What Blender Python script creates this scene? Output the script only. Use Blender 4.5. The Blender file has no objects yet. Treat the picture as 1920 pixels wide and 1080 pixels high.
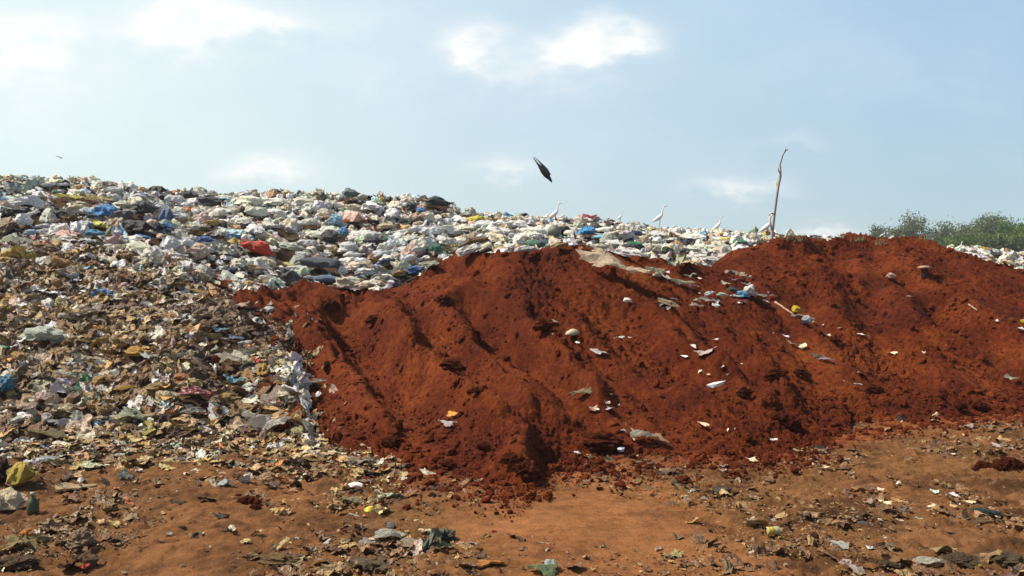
import bpy, math, random
import numpy as np
from mathutils import Vector, Matrix
R = math.radians
sc = bpy.context.scene
col = sc.collection

# ------------------------------------------------------------------ camera, sky, sun, exposure
F = 1663.0                        # focal length in photo pixels (1920 wide)
CAM_Z = 1.6
PITCH = R(2.066)
cd = bpy.data.cameras.new('camera'); cam = bpy.data.objects.new('camera', cd); col.objects.link(cam)
cd.sensor_width = 36.0; cd.lens = 36.0 * F / 1920.0
cd.clip_start = 0.05; cd.clip_end = 5000
cam.location = (0, 0, CAM_Z); cam.rotation_euler = (R(90) - PITCH, 0, 0)
sc.camera = cam

SUN_EL, SUN_AZ = 50.0, -84.0      # azimuth measured from the view direction, negative = to the left
sd = Vector((math.sin(R(SUN_AZ)) * math.cos(R(SUN_EL)), math.cos(R(SUN_AZ)) * math.cos(R(SUN_EL)), math.sin(R(SUN_EL))))
sl = bpy.data.lights.new('sun', 'SUN'); sl.energy = 5.0; sl.angle = R(0.6); sl.color = (1.0, 0.90, 0.74)
so = bpy.data.objects.new('sun', sl); col.objects.link(so)
so.rotation_euler = sd.to_track_quat('Z', 'Y').to_euler()

sc.view_settings.view_transform = 'Standard'; sc.view_settings.look = 'None'
sc.view_settings.exposure = 0.2; sc.view_settings.gamma = 1.0
sc.view_settings.use_curve_mapping = False
sc.cycles.max_bounces = 5; sc.cycles.diffuse_bounces = 3; sc.cycles.transmission_bounces = 3

w = bpy.data.worlds.new('World'); sc.world = w; w.use_nodes = True
nt = w.node_tree; nt.nodes.clear()
def N(t, kind, **kw):
    n = t.nodes.new(kind)
    for k, v in kw.items():
        if k.startswith('i_'):
            n.inputs[k[2:].replace('_', ' ')].default_value = v
        else:
            setattr(n, k, v)
    return n
def M(t, op, a, b=None, c=None, clamp=False):
    n = t.nodes.new('ShaderNodeMath'); n.operation = op; n.use_clamp = clamp
    for i, x in enumerate((a, b, c)):
        if x is None: continue
        if isinstance(x, (int, float)): n.inputs[i].default_value = x
        else: t.links.new(x, n.inputs[i])
    return n.outputs[0]
def mixc(t, fac, a, b, mode='MIX'):
    n = t.nodes.new('ShaderNodeMix'); n.data_type = 'RGBA'; n.blend_type = mode
    for i, x in ((0, fac), (6, a), (7, b)):
        if isinstance(x, (int, float)): n.inputs[i].default_value = x
        elif isinstance(x, tuple): n.inputs[i].default_value = x + (1,) if len(x) == 3 else x
        else: t.links.new(x, n.inputs[i])
    return n.outputs[2]
def sky_nodes(t):
    sky = N(t, 'ShaderNodeTexSky', sky_type='NISHITA', sun_disc=False, sun_elevation=R(SUN_EL), sun_rotation=R(SUN_AZ))
    sky.air_density = 1.0; sky.dust_density = 3.0; sky.ozone_density = 1.0
    tc = N(t, 'ShaderNodeTexCoord')
    sp = N(t, 'ShaderNodeSeparateXYZ'); t.links.new(tc.outputs['Generated'], sp.inputs[0])
    x, y, z = sp.outputs
    ys = M(t, 'MAXIMUM', M(t, 'ABSOLUTE', y), 0.02)
    u = M(t, 'DIVIDE', x, ys); v = M(t, 'DIVIDE', z, ys)
    # soft warp so that cloud edges are ragged
    cb = N(t, 'ShaderNodeCombineXYZ'); t.links.new(u, cb.inputs[0]); t.links.new(M(t, 'MULTIPLY', v, 1.8), cb.inputs[1])
    n1 = N(t, 'ShaderNodeTexNoise', i_Scale=4.5, i_Detail=5.0, i_Roughness=0.55); t.links.new(cb.outputs[0], n1.inputs['Vector'])
    n2 = N(t, 'ShaderNodeTexNoise', i_Scale=13.0, i_Detail=4.0, i_Roughness=0.6); t.links.new(cb.outputs[0], n2.inputs['Vector'])
    w1 = M(t, 'SUBTRACT', n1.outputs['Fac'], 0.5); w2 = M(t, 'SUBTRACT', n2.outputs['Fac'], 0.5)
    uw = M(t, 'ADD', u, M(t, 'MULTIPLY', w1, 0.11)); vw = M(t, 'ADD', v, M(t, 'MULTIPLY', w2, 0.07))
    clouds = [  # centre and half size in photo pixels, strength
        (60, 78, 100, 38, 2.4), (0, 130, 80, 45, .8), (365, 40, 105, 44, 2.4), (505, 48, 62, 20, 1.2), (230, 130, 220, 50, .16),
        (893, 88, 55, 36, 1.3), (1135, 72, 75, 28, 1.7), (1075, 98, 60, 30, 1.2), (1010, 130, 150, 50, .35), (520, 318, 75, 24, 1.1), (945, 318, 75, 20, .65),
        (1385, 352, 75, 17, .7), (1560, 432, 60, 11, .8), (700, 140, 120, 50, .22), (40, 230, 120, 60, .25), (330, 240, 300, 120, .12),
        (650, 40, 160, 40, .25), (1530, 120, 180, 60, .12), (1480, 262, 50, 14, .2)]
    tot = None
    for cx, cy, rx, ry, s in clouds:
        uu = (cx - 960) / F; vv = (480 - cy) / F
        a = M(t, 'DIVIDE', M(t, 'SUBTRACT', uw, uu), rx / F); b = M(t, 'DIVIDE', M(t, 'SUBTRACT', vw, vv), ry / F)
        d = M(t, 'ADD', M(t, 'MULTIPLY', a, a), M(t, 'MULTIPLY', b, b))
        g = M(t, 'MULTIPLY', M(t, 'EXPONENT', M(t, 'MULTIPLY', d, -1.0)), s)
        tot = g if tot is None else M(t, 'ADD', tot, g)
    tot = M(t, 'MULTIPLY', tot, M(t, 'GREATER_THAN', y, 0.02))
    ex = N(t, 'ShaderNodeTexNoise', i_Scale=2.2, i_Detail=6.0, i_Roughness=0.6); t.links.new(tc.outputs['Generated'], ex.inputs['Vector'])
    back = M(t, 'MULTIPLY', M(t, 'MULTIPLY', M(t, 'SUBTRACT', ex.outputs['Fac'], 0.6, clamp=True), 3.0, clamp=True), M(t, 'LESS_THAN', y, 0.02))
    wisps = M(t, 'MULTIPLY', M(t, 'SUBTRACT', n1.outputs['Fac'], 0.45, clamp=True), 0.4)
    dens = M(t, 'ADD', M(t, 'ADD', tot, back), wisps, clamp=True)
    dens = M(t, 'MULTIPLY', dens, M(t, 'ADD', 0.8, M(t, 'MULTIPLY', w2, 2.4)), clamp=True)
    skyc = mixc(t, 1.0, sky.outputs[0], (0.1, 0.1, 0.1), 'MULTIPLY')
    # humid air whitens the sky towards the horizon and towards the sun side
    hz = M(t, 'EXPONENT', M(t, 'MULTIPLY', M(t, 'MAXIMUM', z, 0.0), -5.0))
    side = M(t, 'MULTIPLY', M(t, 'SUBTRACT', 0.46, u), 1.0, clamp=True)
    low = M(t, 'MULTIPLY', M(t, 'SUBTRACT', 0.62, z), 3.2, clamp=True)          # the zenith stays a clearer, deeper blue
    front = M(t, 'MULTIPLY', M(t, 'ADD', y, 0.35), 2.0, clamp=True)              # and so does the side away from the sun
    hm = M(t, 'MULTIPLY', M(t, 'MULTIPLY', low, M(t, 'ADD', 0.25, M(t, 'MULTIPLY', front, 0.75))), 0.92, clamp=True)
    air = mixc(t, side, (0.385, 0.575, 0.80), (0.78, 0.92, 0.96))
    air = mixc(t, M(t, 'POWER', hz, 1.6), air, mixc(t, side, (0.53, 0.70, 0.72), (0.76, 0.91, 0.88)))
    c = mixc(t, hm, skyc, air)
    c = mixc(t, dens, c, (1.0, 1.0, 0.98))
    return c
c = sky_nodes(nt)
bg = N(nt, 'ShaderNodeBackground'); nt.links.new(c, bg.inputs['Color']); bg.inputs['Strength'].default_value = 0.93
wo = N(nt, 'ShaderNodeOutputWorld'); nt.links.new(bg.outputs[0], wo.inputs[0])

# ------------------------------------------------------------------ numeric helpers
rng = np.random.default_rng(7)
random.seed(7)
ca, sa = math.cos(PITCH), math.sin(PITCH)
def ray(px, py):
    cx = (np.asarray(px, float) - 960) / F; cy = (540 - np.asarray(py, float)) / F
    return np.stack(np.broadcast_arrays(cx, ca + cy * sa, -sa + cy * ca), -1)
def zz(py, Y):
    d = ray(960, py); return CAM_Z + d[2] / d[1] * Y
def project(P):
    P = np.asarray(P, float); x = P[..., 0]; y = P[..., 1]; z = P[..., 2] - CAM_Z
    dep = y * ca - z * sa; up = y * sa + z * ca
    return 960 + F * x / dep, 540 - F * up / dep
def perlin(x, y, seed=0):
    x = np.asarray(x, float); y = np.asarray(y, float)
    xi = np.floor(x).astype(np.int64); yi = np.floor(y).astype(np.int64); xf = x - xi; yf = y - yi
    tab = np.random.default_rng(1000 + seed).random(65536) * 2 * np.pi
    def g(ix, iy, fx, fy):
        h = ((ix * 73856093) ^ (iy * 19349663) ^ (ix * iy * 83492791)) & 65535
        a = tab[h]; return np.cos(a) * fx + np.sin(a) * fy
    u = xf ** 3 * (xf * (xf * 6 - 15) + 10); v = yf ** 3 * (yf * (yf * 6 - 15) + 10)
    a = g(xi, yi, xf, yf); b = g(xi + 1, yi, xf - 1, yf); c = g(xi, yi + 1, xf, yf - 1); d = g(xi + 1, yi + 1, xf - 1, yf - 1)
    return (a + (b - a) * u + ((c + (d - c) * u) - (a + (b - a) * u)) * v) * 1.4
def fbm(x, y, lam, octs, gain=0.5, seed=0, billow=False):
    s = 0; a = 1.0; l = lam
    for i in range(octs):
        n = perlin(np.asarray(x) / l + 17.3 * i, np.asarray(y) / l - 9.1 * i, seed + i)
        s = s + a * ((np.abs(n) * 2 - 0.5) if billow else n); a *= gain; l *= 0.5
    return s
def smooth(a, k, axis):
    if k < 1: return a
    w_ = np.exp(-np.linspace(-2, 2, 2 * k + 1) ** 2); w_ /= w_.sum()
    p = np.concatenate([np.repeat(a.take([0], axis), k, axis), a, np.repeat(a.take([-1], axis), k, axis)], axis)
    out = 0
    for i, ww in enumerate(w_):
        out = out + ww * p.take(range(i, i + a.shape[axis]), axis)
    return out

def mesh_from(name, V, faces_flat, loops_per, smooth_=False):
    me = bpy.data.meshes.new(name)
    nf = len(faces_flat) // loops_per
    me.vertices.add(len(V)); me.vertices.foreach_set('co', np.asarray(V, np.float32).ravel())
    me.loops.add(len(faces_flat)); me.loops.foreach_set('vertex_index', np.asarray(faces_flat, np.int32))
    me.polygons.add(nf); me.polygons.foreach_set('loop_start', np.arange(nf, dtype=np.int32) * loops_per)
    me.polygons.foreach_set('use_smooth', np.full(nf, smooth_, bool))
    me.update(calc_edges=True)
    return me
def grid_faces(n, m, flip=False):
    i, j = np.meshgrid(np.arange(n - 1), np.arange(m - 1), indexing='ij')
    a = i * m + j; b = a + m; c = b + 1; d = a + 1
    f = np.stack([a, b, c, d] if not flip else [a, d, c, b], -1)
    return f.reshape(-1)
def set_col(me, C, name='col'):
    at = me.color_attributes.new(name, 'FLOAT_COLOR', 'POINT')
    C = np.concatenate([C, np.ones((len(C), 1))], 1) if C.shape[1] == 3 else C
    at.data.foreach_set('color', C.astype(np.float32).ravel())
def link(name, me, mat=None, parent=None):
    o = bpy.data.objects.new(name, me); col.objects.link(o)
    if mat is not None and me is not None and not me.materials: me.materials.append(mat)
    if parent is not None: o.parent = parent
    return o
def tag(o, label=None, cat=None, group=None, kind=None):
    if label: o['label'] = label
    if cat: o['category'] = cat
    if group: o['group'] = group
    if kind: o['kind'] = kind
    return o

# ------------------------------------------------------------------ materials
def new_mat(name):
    m = bpy.data.materials.new(name); m.use_nodes = True
    t = m.node_tree; t.nodes.clear()
    out = N(t, 'ShaderNodeOutputMaterial'); p = N(t, 'ShaderNodeBsdfPrincipled')
    t.links.new(p.outputs[0], out.inputs[0])
    return m, t, p, out
def noise(t, scale, detail=4, rough=.55, src='Object', dist=0.0, vecscale=None):
    tc = N(t, 'ShaderNodeTexCoord')
    n = N(t, 'ShaderNodeTexNoise', i_Scale=scale, i_Detail=detail, i_Roughness=rough, i_Distortion=dist)
    v = tc.outputs[src]
    if vecscale:
        mp = N(t, 'ShaderNodeMapping'); mp.inputs['Scale'].default_value = vecscale; t.links.new(v, mp.inputs[0]); v = mp.outputs[0]
    t.links.new(v, n.inputs['Vector'])
    return n.outputs['Fac']
def ramp(t, fac, stops):
    r = N(t, 'ShaderNodeValToRGB'); t.links.new(fac, r.inputs[0])
    while len(r.color_ramp.elements) < len(stops): r.color_ramp.elements.new(0.5)
    for e, (p, c_) in zip(r.color_ramp.elements, stops): e.position = p; e.color = tuple(c_) + (1,)
    return r.outputs[0]
def bump(t, p, h, strength, dist):
    b = N(t, 'ShaderNodeBump', i_Strength=strength, i_Distance=dist); t.links.new(h, b.inputs['Height']); t.links.new(b.outputs[0], p.inputs['Normal'])
def soil_mat(name, dark, mid, light):
    m, t, p, _ = new_mat(name)
    n1 = noise(t, 1.6, 5, .6); n2 = noise(t, 16, 5, .65); n3 = noise(t, 70, 4, .7)
    n5 = noise(t, .75, 4, .55, dist=.6)
    f = M(t, 'ADD', M(t, 'ADD', M(t, 'MULTIPLY', n1, .3), M(t, 'MULTIPLY', n2, .3)), M(t, 'ADD', M(t, 'MULTIPLY', n3, .15), M(t, 'MULTIPLY', n5, .25)))
    cc = ramp(t, f, [(.40, dark), (.5, mid), (.60, light)])
    at = N(t, 'ShaderNodeAttribute', attribute_name='col')
    cc = mixc(t, at.outputs['Alpha'], cc, at.outputs['Color'])
    t.links.new(cc, p.inputs['Base Color']); p.inputs['Roughness'].default_value = .95; p.inputs['Specular IOR Level'].default_value = .12
    bump(t, p, M(t, 'ADD', n2, M(t, 'MULTIPLY', n3, .8)), 1.0, .045)
    return m
MAT = {}
MAT['soil'] = soil_mat('red_soil', (.066, .0115, .0042), (.148, .0275, .0072), (.27, .066, .0145))
def ground_mat():
    m, t, p, _ = new_mat('packed_earth')
    at = N(t, 'ShaderNodeAttribute', attribute_name='col')
    n1 = noise(t, .9, 5, .6); n2 = noise(t, 9, 6, .65); n3 = noise(t, 60, 4, .7); n4 = noise(t, 8, 6, .75, vecscale=(.5, 2.6, 1))
    f = M(t, 'ADD', M(t, 'ADD', M(t, 'MULTIPLY', n1, .35), M(t, 'MULTIPLY', n2, .3)), M(t, 'ADD', M(t, 'MULTIPLY', n3, .15), M(t, 'MULTIPLY', n4, .2)))
    g = ramp(t, f, [(.38, (.36, .33, .31)), (.49, (.88, .88, .88)), (.60, (1.34, 1.36, 1.42))])
    cc = mixc(t, 1.0, at.outputs['Color'], g, 'MULTIPLY')
    t.links.new(cc, p.inputs['Base Color']); p.inputs['Roughness'].default_value = .93; p.inputs['Specular IOR Level'].default_value = .15
    bump(t, p, M(t, 'ADD', M(t, 'ADD', n2, M(t, 'MULTIPLY', n3, .45)), M(t, 'MULTIPLY', n4, .5)), .8, .03)
    return m
MAT['ground'] = ground_mat()
def junk_mat(name, src, rough=.42, transl=.0, dirt=.45, wr=26, bstr=.95, dirtcol=(.13, .075, .035), spec=.4):
    m, t, p, out = new_mat(name)
    if src == 'vcol': base = N(t, 'ShaderNodeAttribute', attribute_name='col').outputs['Color']
    elif src == 'obj': base = N(t, 'ShaderNodeObjectInfo').outputs['Color']
    else: base = None
    n1 = noise(t, 7, 4, .6, dist=.8); n2 = noise(t, wr, 4, .6, dist=1.5); n3 = noise(t, 2.5, 3, .6)
    v = ramp(t, n2, [(.3, (.58, .56, .54)), (.52, (1, 1, 1)), (.75, (1.1, 1.1, 1.1))])
    cc = mixc(t, 1.0, base if base is not None else src, v, 'MULTIPLY')
    df = M(t, 'MULTIPLY', M(t, 'SUBTRACT', M(t, 'ADD', M(t, 'MULTIPLY', n1, .6), M(t, 'MULTIPLY', n3, .4)), .5, clamp=True), 5.0, clamp=True)
    cc = mixc(t, M(t, 'MULTIPLY', df, dirt), cc, dirtcol)
    t.links.new(cc, p.inputs['Base Color']); p.inputs['Roughness'].default_value = rough; p.inputs['Specular IOR Level'].default_value = spec
    bump(t, p, n2, bstr, .03)
    if transl:
        tr = N(t, 'ShaderNodeBsdfTranslucent'); t.links.new(cc, tr.inputs[0])
        mx = N(t, 'ShaderNodeMixShader'); mx.inputs[0].default_value = transl
        t.links.new(p.outputs[0], mx.inputs[1]); t.links.new(tr.outputs[0], mx.inputs[2]); t.links.new(mx.outputs[0], out.inputs[0])
    return m
MAT['junk'] = junk_mat('mixed_garbage', 'vcol', dirt=.2)
MAT['bag'] = junk_mat('bag_plastic', 'obj', wr=14, rough=.36, dirt=.25)
MAT['film'] = junk_mat('plastic_film', 'obj', transl=.18, dirt=.22, wr=18, rough=.38)
MAT['cloth'] = junk_mat('dirty_cloth', 'obj', rough=.85, dirt=.4, wr=22, spec=.15)
MAT['card'] = junk_mat('card', 'obj', rough=.8, dirt=.5, wr=9, bstr=.3, spec=.2)
MAT['clean'] = junk_mat('painted_smooth', 'obj', rough=.5, dirt=.2, wr=5, bstr=.15)
MAT['wood'] = junk_mat('weathered_wood', 'obj', rough=.85, dirt=.35, wr=30, bstr=.8, spec=.15)
MAT['bird'] = junk_mat('feathers', 'obj', rough=.75, dirt=.06, wr=30, bstr=.2, spec=.2)
def printed():
    m, t, p, out = new_mat('printed_wrapper')
    base = N(t, 'ShaderNodeObjectInfo').outputs['Color']
    n1 = noise(t, 9, 1, .4); n2 = noise(t, 14, 2, .5, dist=.5); n3 = noise(t, 30, 3, .6)
    cc = mixc(t, M(t, 'GREATER_THAN', n1, .56), base, (.72, .70, .64))
    cc = mixc(t, M(t, 'GREATER_THAN', n2, .62), cc, (.55, .05, .04))
    cc = mixc(t, M(t, 'MULTIPLY', n3, .35), cc, (.16, .09, .04))
    t.links.new(cc, p.inputs['Base Color']); p.inputs['Roughness'].default_value = .4
    bump(t, p, n3, .5, .02)
    return m
MAT['print'] = printed()
def leaf_mat():
    m, t, p, out = new_mat('leaves')
    at = N(t, 'ShaderNodeAttribute', attribute_name='col')
    t.links.new(at.outputs['Color'], p.inputs['Base Color']); p.inputs['Roughness'].default_value = .6; p.inputs['Specular IOR Level'].default_value = .25
    tr = N(t, 'ShaderNodeBsdfTranslucent'); t.links.new(at.outputs['Color'], tr.inputs[0])
    mx = N(t, 'ShaderNodeMixShader'); mx.inputs[0].default_value = .3
    t.links.new(p.outputs[0], mx.inputs[1]); t.links.new(tr.outputs[0], mx.inputs[2]); t.links.new(mx.outputs[0], out.inputs[0])
    return m
MAT['leaf'] = leaf_mat()

# ------------------------------------------------------------------ heaps: surfaces given by crest, face and toe lines
PXS = np.arange(-330, 2251, 3.0)
def interp_cols(cols, nn):
    keys = sorted(cols); out = np.zeros((len(PXS), nn, 2))
    for k in range(nn):
        for c_ in range(2):
            out[:, k, c_] = np.interp(PXS, keys, [cols[q][k][c_] for q in keys])
    return out
class Surf:
    def __init__(s, cols, segs, x0, x1, ksm=4, tsm=3):
        nn = len(next(iter(cols.values())))
        nodes = smooth(interp_cols(cols, nn), ksm, 0)
        t = []
        for i, n in enumerate(segs): t += list(i + np.arange(n) / n)
        t.append(nn - 1); t = np.array(t)
        Y = np.zeros((len(PXS), len(t))); Z = np.zeros_like(Y)
        i0 = np.minimum(t.astype(int), nn - 2); f = t - i0
        Y = nodes[:, i0, 0] * (1 - f) + nodes[:, i0 + 1, 0] * f
        Z = nodes[:, i0, 1] * (1 - f) + nodes[:, i0 + 1, 1] * f
        Z = smooth(Z, tsm, 1)
        m = (PXS >= x0) & (PXS <= x1)
        s.px = PXS[m]; s.Y = Y[m]; s.Z = Z[m]; s.nfront = sum(segs[:-2]) if len(segs) > 2 else sum(segs)
        s.upd()
    def upd(s):
        s.X = (s.px[:, None] - 960) / F * s.Y * ca   # small pitch: keeps columns on screen columns closely enough
        s.P = np.stack([s.X, s.Y, s.Z], -1)
        s.sx, s.sy = project(s.P)
        a = np.gradient(s.P, axis=0); b = np.gradient(s.P, axis=1)
        n = np.cross(a, b); n /= np.linalg.norm(n, axis=-1, keepdims=True) + 1e-9
        s.Nn = np.where(n[..., 2:3] < 0, -n, n)
    def pick(s, px, py):
        i = int(round((px - s.px[0]) / 3))
        if i < 0 or i >= len(s.px): return None
        q = s.sy[i]
        hit = np.nonzero((q[:-1] > py) & (q[1:] <= py))[0]
        if len(hit) == 0: return None
        j = hit[0]; f = (q[j] - py) / (q[j] - q[j + 1] + 1e-9)
        p = s.P[i, j] * (1 - f) + s.P[i, j + 1] * f
        p = p.copy(); p[0] += (px - s.sx[i, j]) / F * p[1]
        i1 = slice(max(i - 6, 0), i + 7); j1 = slice(max(j - 6, 0), j + 7)
        n = s.Nn[i1, j1].mean((0, 1)); n /= np.linalg.norm(n)
        return p, n
    def build(s, name, mat, C=None):
        n, m = s.Y.shape
        me = mesh_from(name, s.P.reshape(-1, 3), grid_faces(n, m), 4, True)
        set_col(me, C.reshape(-1, 4) if C is not None else np.zeros((n * m, 4)))
        return link(name, me, mat)

def c2(*pts):      # (py, Y) pairs to (Y, z)
    return [(Y, zz(py, Y)) for py, Y in pts]
# garbage heap: foot, lower face, shoulder, terrace, skyline
gc = {
 -320: c2((838, 7.5), (650, 9.2), (452, 12.5), (385, 16), (322, 22)),
 0: c2((832, 7.6), (640, 9.4), (450, 12.5), (395, 16), (340, 22)),
 60: c2((832, 7.6), (640, 9.4), (452, 12.5), (395, 16), (338, 22)),
 150: c2((832, 7.6), (640, 9.4), (458, 12.5), (402, 16), (343, 22)),
 240: c2((830, 7.6), (640, 9.4), (470, 12.4), (412, 16), (354, 22)),
 320: c2((828, 7.65), (640, 9.4), (495, 12.2), (422, 16), (364, 22.5)),
 420: c2((822, 7.8), (640, 9.5), (535, 12), (440, 16), (367, 23)),
 490: c2((818, 7.85), (650, 9.4), (556, 12), (450, 16.5), (365, 23.5)),
 545: c2((818, 7.9), (705, 8.8), (590, 12), (455, 17), (366, 24)),
 590: c2((880, 7.0), (840, 8.0), (600, 12), (460, 17), (366, 24)),
 700: c2((900, 7.0), (840, 9.0), (600, 12.5), (455, 18), (373, 25)),
 810: c2((900, 7.0), (820, 9.5), (580, 12.5), (462, 17), (381, 25)),
 835: c2((900, 7.0), (800, 9.5), (570, 12.5), (465, 17.5), (385, 25.3)),
 858: c2((900, 7.0), (800, 9.5), (560, 12.5), (462, 18), (404, 26)),
 900: c2((900, 7.0), (800, 9.5), (540, 12.5), (458, 18), (406, 26)),
 1000: c2((900, 7.0), (800, 9.5), (525, 12.5), (450, 19), (414, 27)),
 1100: c2((900, 7.0), (800, 9.5), (525, 12.5), (455, 19), (419, 27)),
 1200: c2((900, 7.0), (800, 9.5), (520, 12.5), (465, 18.5), (428, 27)),
 1300: c2((900, 7.0), (800, 9.5), (520, 12.5), (475, 18), (439, 28)),
 1400: c2((900, 7.0), (800, 9.5), (520, 13), (468, 18), (444, 28)),
 1500: c2((900, 7.0), (800, 9.5), (530, 13), (475, 18), (447, 28)),
 1700: c2((900, 7.0), (800, 9.5), (540, 13), (482, 18), (452, 28)),
 1790: c2((900, 7.0), (800, 9.5), (550, 13), (495, 18), (472, 28)),
 1920: c2((900, 7.0), (800, 9.5), (580, 13), (525, 18), (478, 30)),
 2240: c2((900, 7.0), (800, 9.5), (590, 13), (535, 18), (482, 31)),
}
for k in gc:
    Y, z = gc[k][-1]; gc[k] = gc[k] + [(Y + 5, z - .25), (Y + 17, -1.0)]
G = Surf(gc, [70, 90, 90, 90, 20, 20], -330, 2250, ksm=5, tsm=5)
G.Z += (0.14 * fbm(G.X, G.Y, 1.5, 4, seed=20) + .05 * fbm(G.X, G.Y, .7, 2, seed=24)) * np.clip((G.Y - 7.3) / 1.2, .2, 1) + .035 * fbm(G.X, G.Y, .35, 3, seed=27); G.upd()

# near red heap: toe, belly, crest
ac = {
 400: c2((630, 10.2), (605, 10.8), (578, 11.4)),
 450: c2((612, 10.2), (588, 10.8), (558, 11.3)),
 490: c2((632, 9.9), (592, 10.6), (546, 11.5)),
 530: c2((760, 8.8), (640, 10.0), (540, 11.8)),
 560: c2((805, 8.2), (660, 9.9), (531, 12.0)),
 600: c2((825, 7.9), (680, 9.6), (533, 12.1)),
 640: c2((842, 7.3), (690, 9.4), (542, 12.1)),
 700: c2((858, 7.05), (690, 9.4), (543, 12.0)),
 760: c2((872, 6.8), (680, 9.4), (529, 11.9)),
 820: c2((885, 6.6), (665, 9.4), (500, 11.8)),
 850: c2((892, 6.5), (660, 9.3), (484, 11.6)),
 940: c2((905, 6.3), (650, 9.2), (474, 11.4)),
 985: c2((914, 6.2), (650, 9.1), (467, 11.3)),
 1015: c2((880, 6.7), (648, 9.1), (465, 11.3)),
 1050: c2((862, 7.0), (645, 9.2), (462, 11.2)),
 1095: c2((858, 7.1), (645, 9.2), (460, 11.2)),
 1130: c2((856, 7.1), (645, 9.2), (468, 11.2)),
 1180: c2((853, 7.1), (645, 9.2), (481, 11.2)),
 1260: c2((851, 7.15), (650, 9.3), (492, 11.3)),
 1330: c2((853, 7.15), (660, 9.3), (502, 11.5)),
 1400: c2((868, 6.95), (690, 9.0), (530, 11.3)),
 1480: c2((866, 7.0), (720, 8.8), (600, 10.8)),
 1530: c2((845, 7.4), (760, 8.5), (690, 9.8)),
 1600: c2((830, 7.6), (800, 8.2), (770, 8.8)),
}
for k in ac:
    Y0, z0 = ac[k][0]; ac[k][0] = (Y0, min(z0, -.03) if k > 500 else z0)
    Y, z = ac[k][-1]; ac[k] = [(Y0 - .4, ac[k][0][1] - .35)] + ac[k] + [(Y + .6, z - .08), (Y + 2.6, z - 1.3)]
A = Surf(ac, [10, 130, 140, 22, 30], 405, 1600, ksm=4, tsm=6)
bc = {
 1200: c2((800, 8.3), (680, 10), (560, 12.2)),
 1290: c2((800, 8.3), (650, 10.4), (525, 12.6)),
 1345: c2((800, 8.3), (640, 10.5), (492, 13.0)),
 1385: c2((800, 8.3), (630, 10.5), (466, 13.2)),
 1430: c2((800, 8.3), (625, 10.6), (455, 13.3)),
 1480: c2((802, 8.3), (620, 10.6), (447, 13.3)),
 1510: c2((802, 8.3), (620, 10.6), (452, 13.3)),
 1535: c2((802, 8.3), (620, 10.6), (455, 13.4)),
 1580: c2((800, 8.35), (615, 10.7), (442, 13.7)),
 1640: c2((796, 8.45), (615, 10.8), (451, 14.0)),
 1675: c2((793, 8.5), (612, 10.8), (441, 14.0)),
 1725: c2((789, 8.6), (612, 10.8), (440, 13.9)),
 1750: c2((787, 8.65), (612, 10.8), (454, 13.7)),
 1775: c2((785, 8.7), (612, 10.8), (466, 13.6)),
 1815: c2((782, 8.8), (612, 10.8), (475, 13.4)),
 1850: c2((779, 8.9), (615, 10.8), (492, 13.2)),
 1920: c2((775, 9.0), (620, 10.8), (507, 13.0)),
 2060: c2((768, 9.2), (640, 10.8), (530, 12.8)),
 2240: c2((762, 9.4), (690, 10.6), (590, 12.4)),
}
for k in bc:
    Y0, z0 = bc[k][0]; bc[k][0] = (Y0, -.03)
    Y, z = bc[k][-1]; bc[k] = [(Y0 - .4, -.4)] + bc[k] + [(Y + .7, z - .1), (Y + 3.0, z - 1.5)]
B = Surf(bc, [10, 130, 140, 22, 30], 1200, 2240, ksm=4, tsm=6)

def carve(s, feats):
    """troughs (positive depth) and ribs (negative) along lines on the heap; each has a shallow twin rim"""
    lines = []
    for pts, wd, dp in feats:
        W = [s.pick(px, py) for px, py in pts]; W = [q[0][:2] for q in W if q is not None]
        if len(W) >= 2: lines.append((np.array(W), wd, dp))
    wx = s.X + .06 * fbm(s.X, s.Y, .7, 3, seed=60); wy = s.Y + .06 * fbm(s.X, s.Y, .7, 3, seed=66)
    dz = np.zeros_like(s.Z)
    for W, wd, dp in lines:
        best = np.full(s.Z.shape, 1e9)
        for a, b in zip(W[:-1], W[1:]):
            ab = b - a; L = (ab ** 2).sum()
            tt = np.clip(((wx - a[0]) * ab[0] + (wy - a[1]) * ab[1]) / L, 0, 1)
            best = np.minimum(best, np.hypot(wx - a[0] - tt * ab[0], wy - a[1] - tt * ab[1]))
        r = best / wd
        dz += -dp * np.exp(-r * r) + .35 * dp * np.exp(-((r - 1.7) / .7) ** 2)
    s.Z += np.where(dz < 0, dz * np.clip((s.Z - .06) / .5, 0, 1), dz); s.upd()
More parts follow.
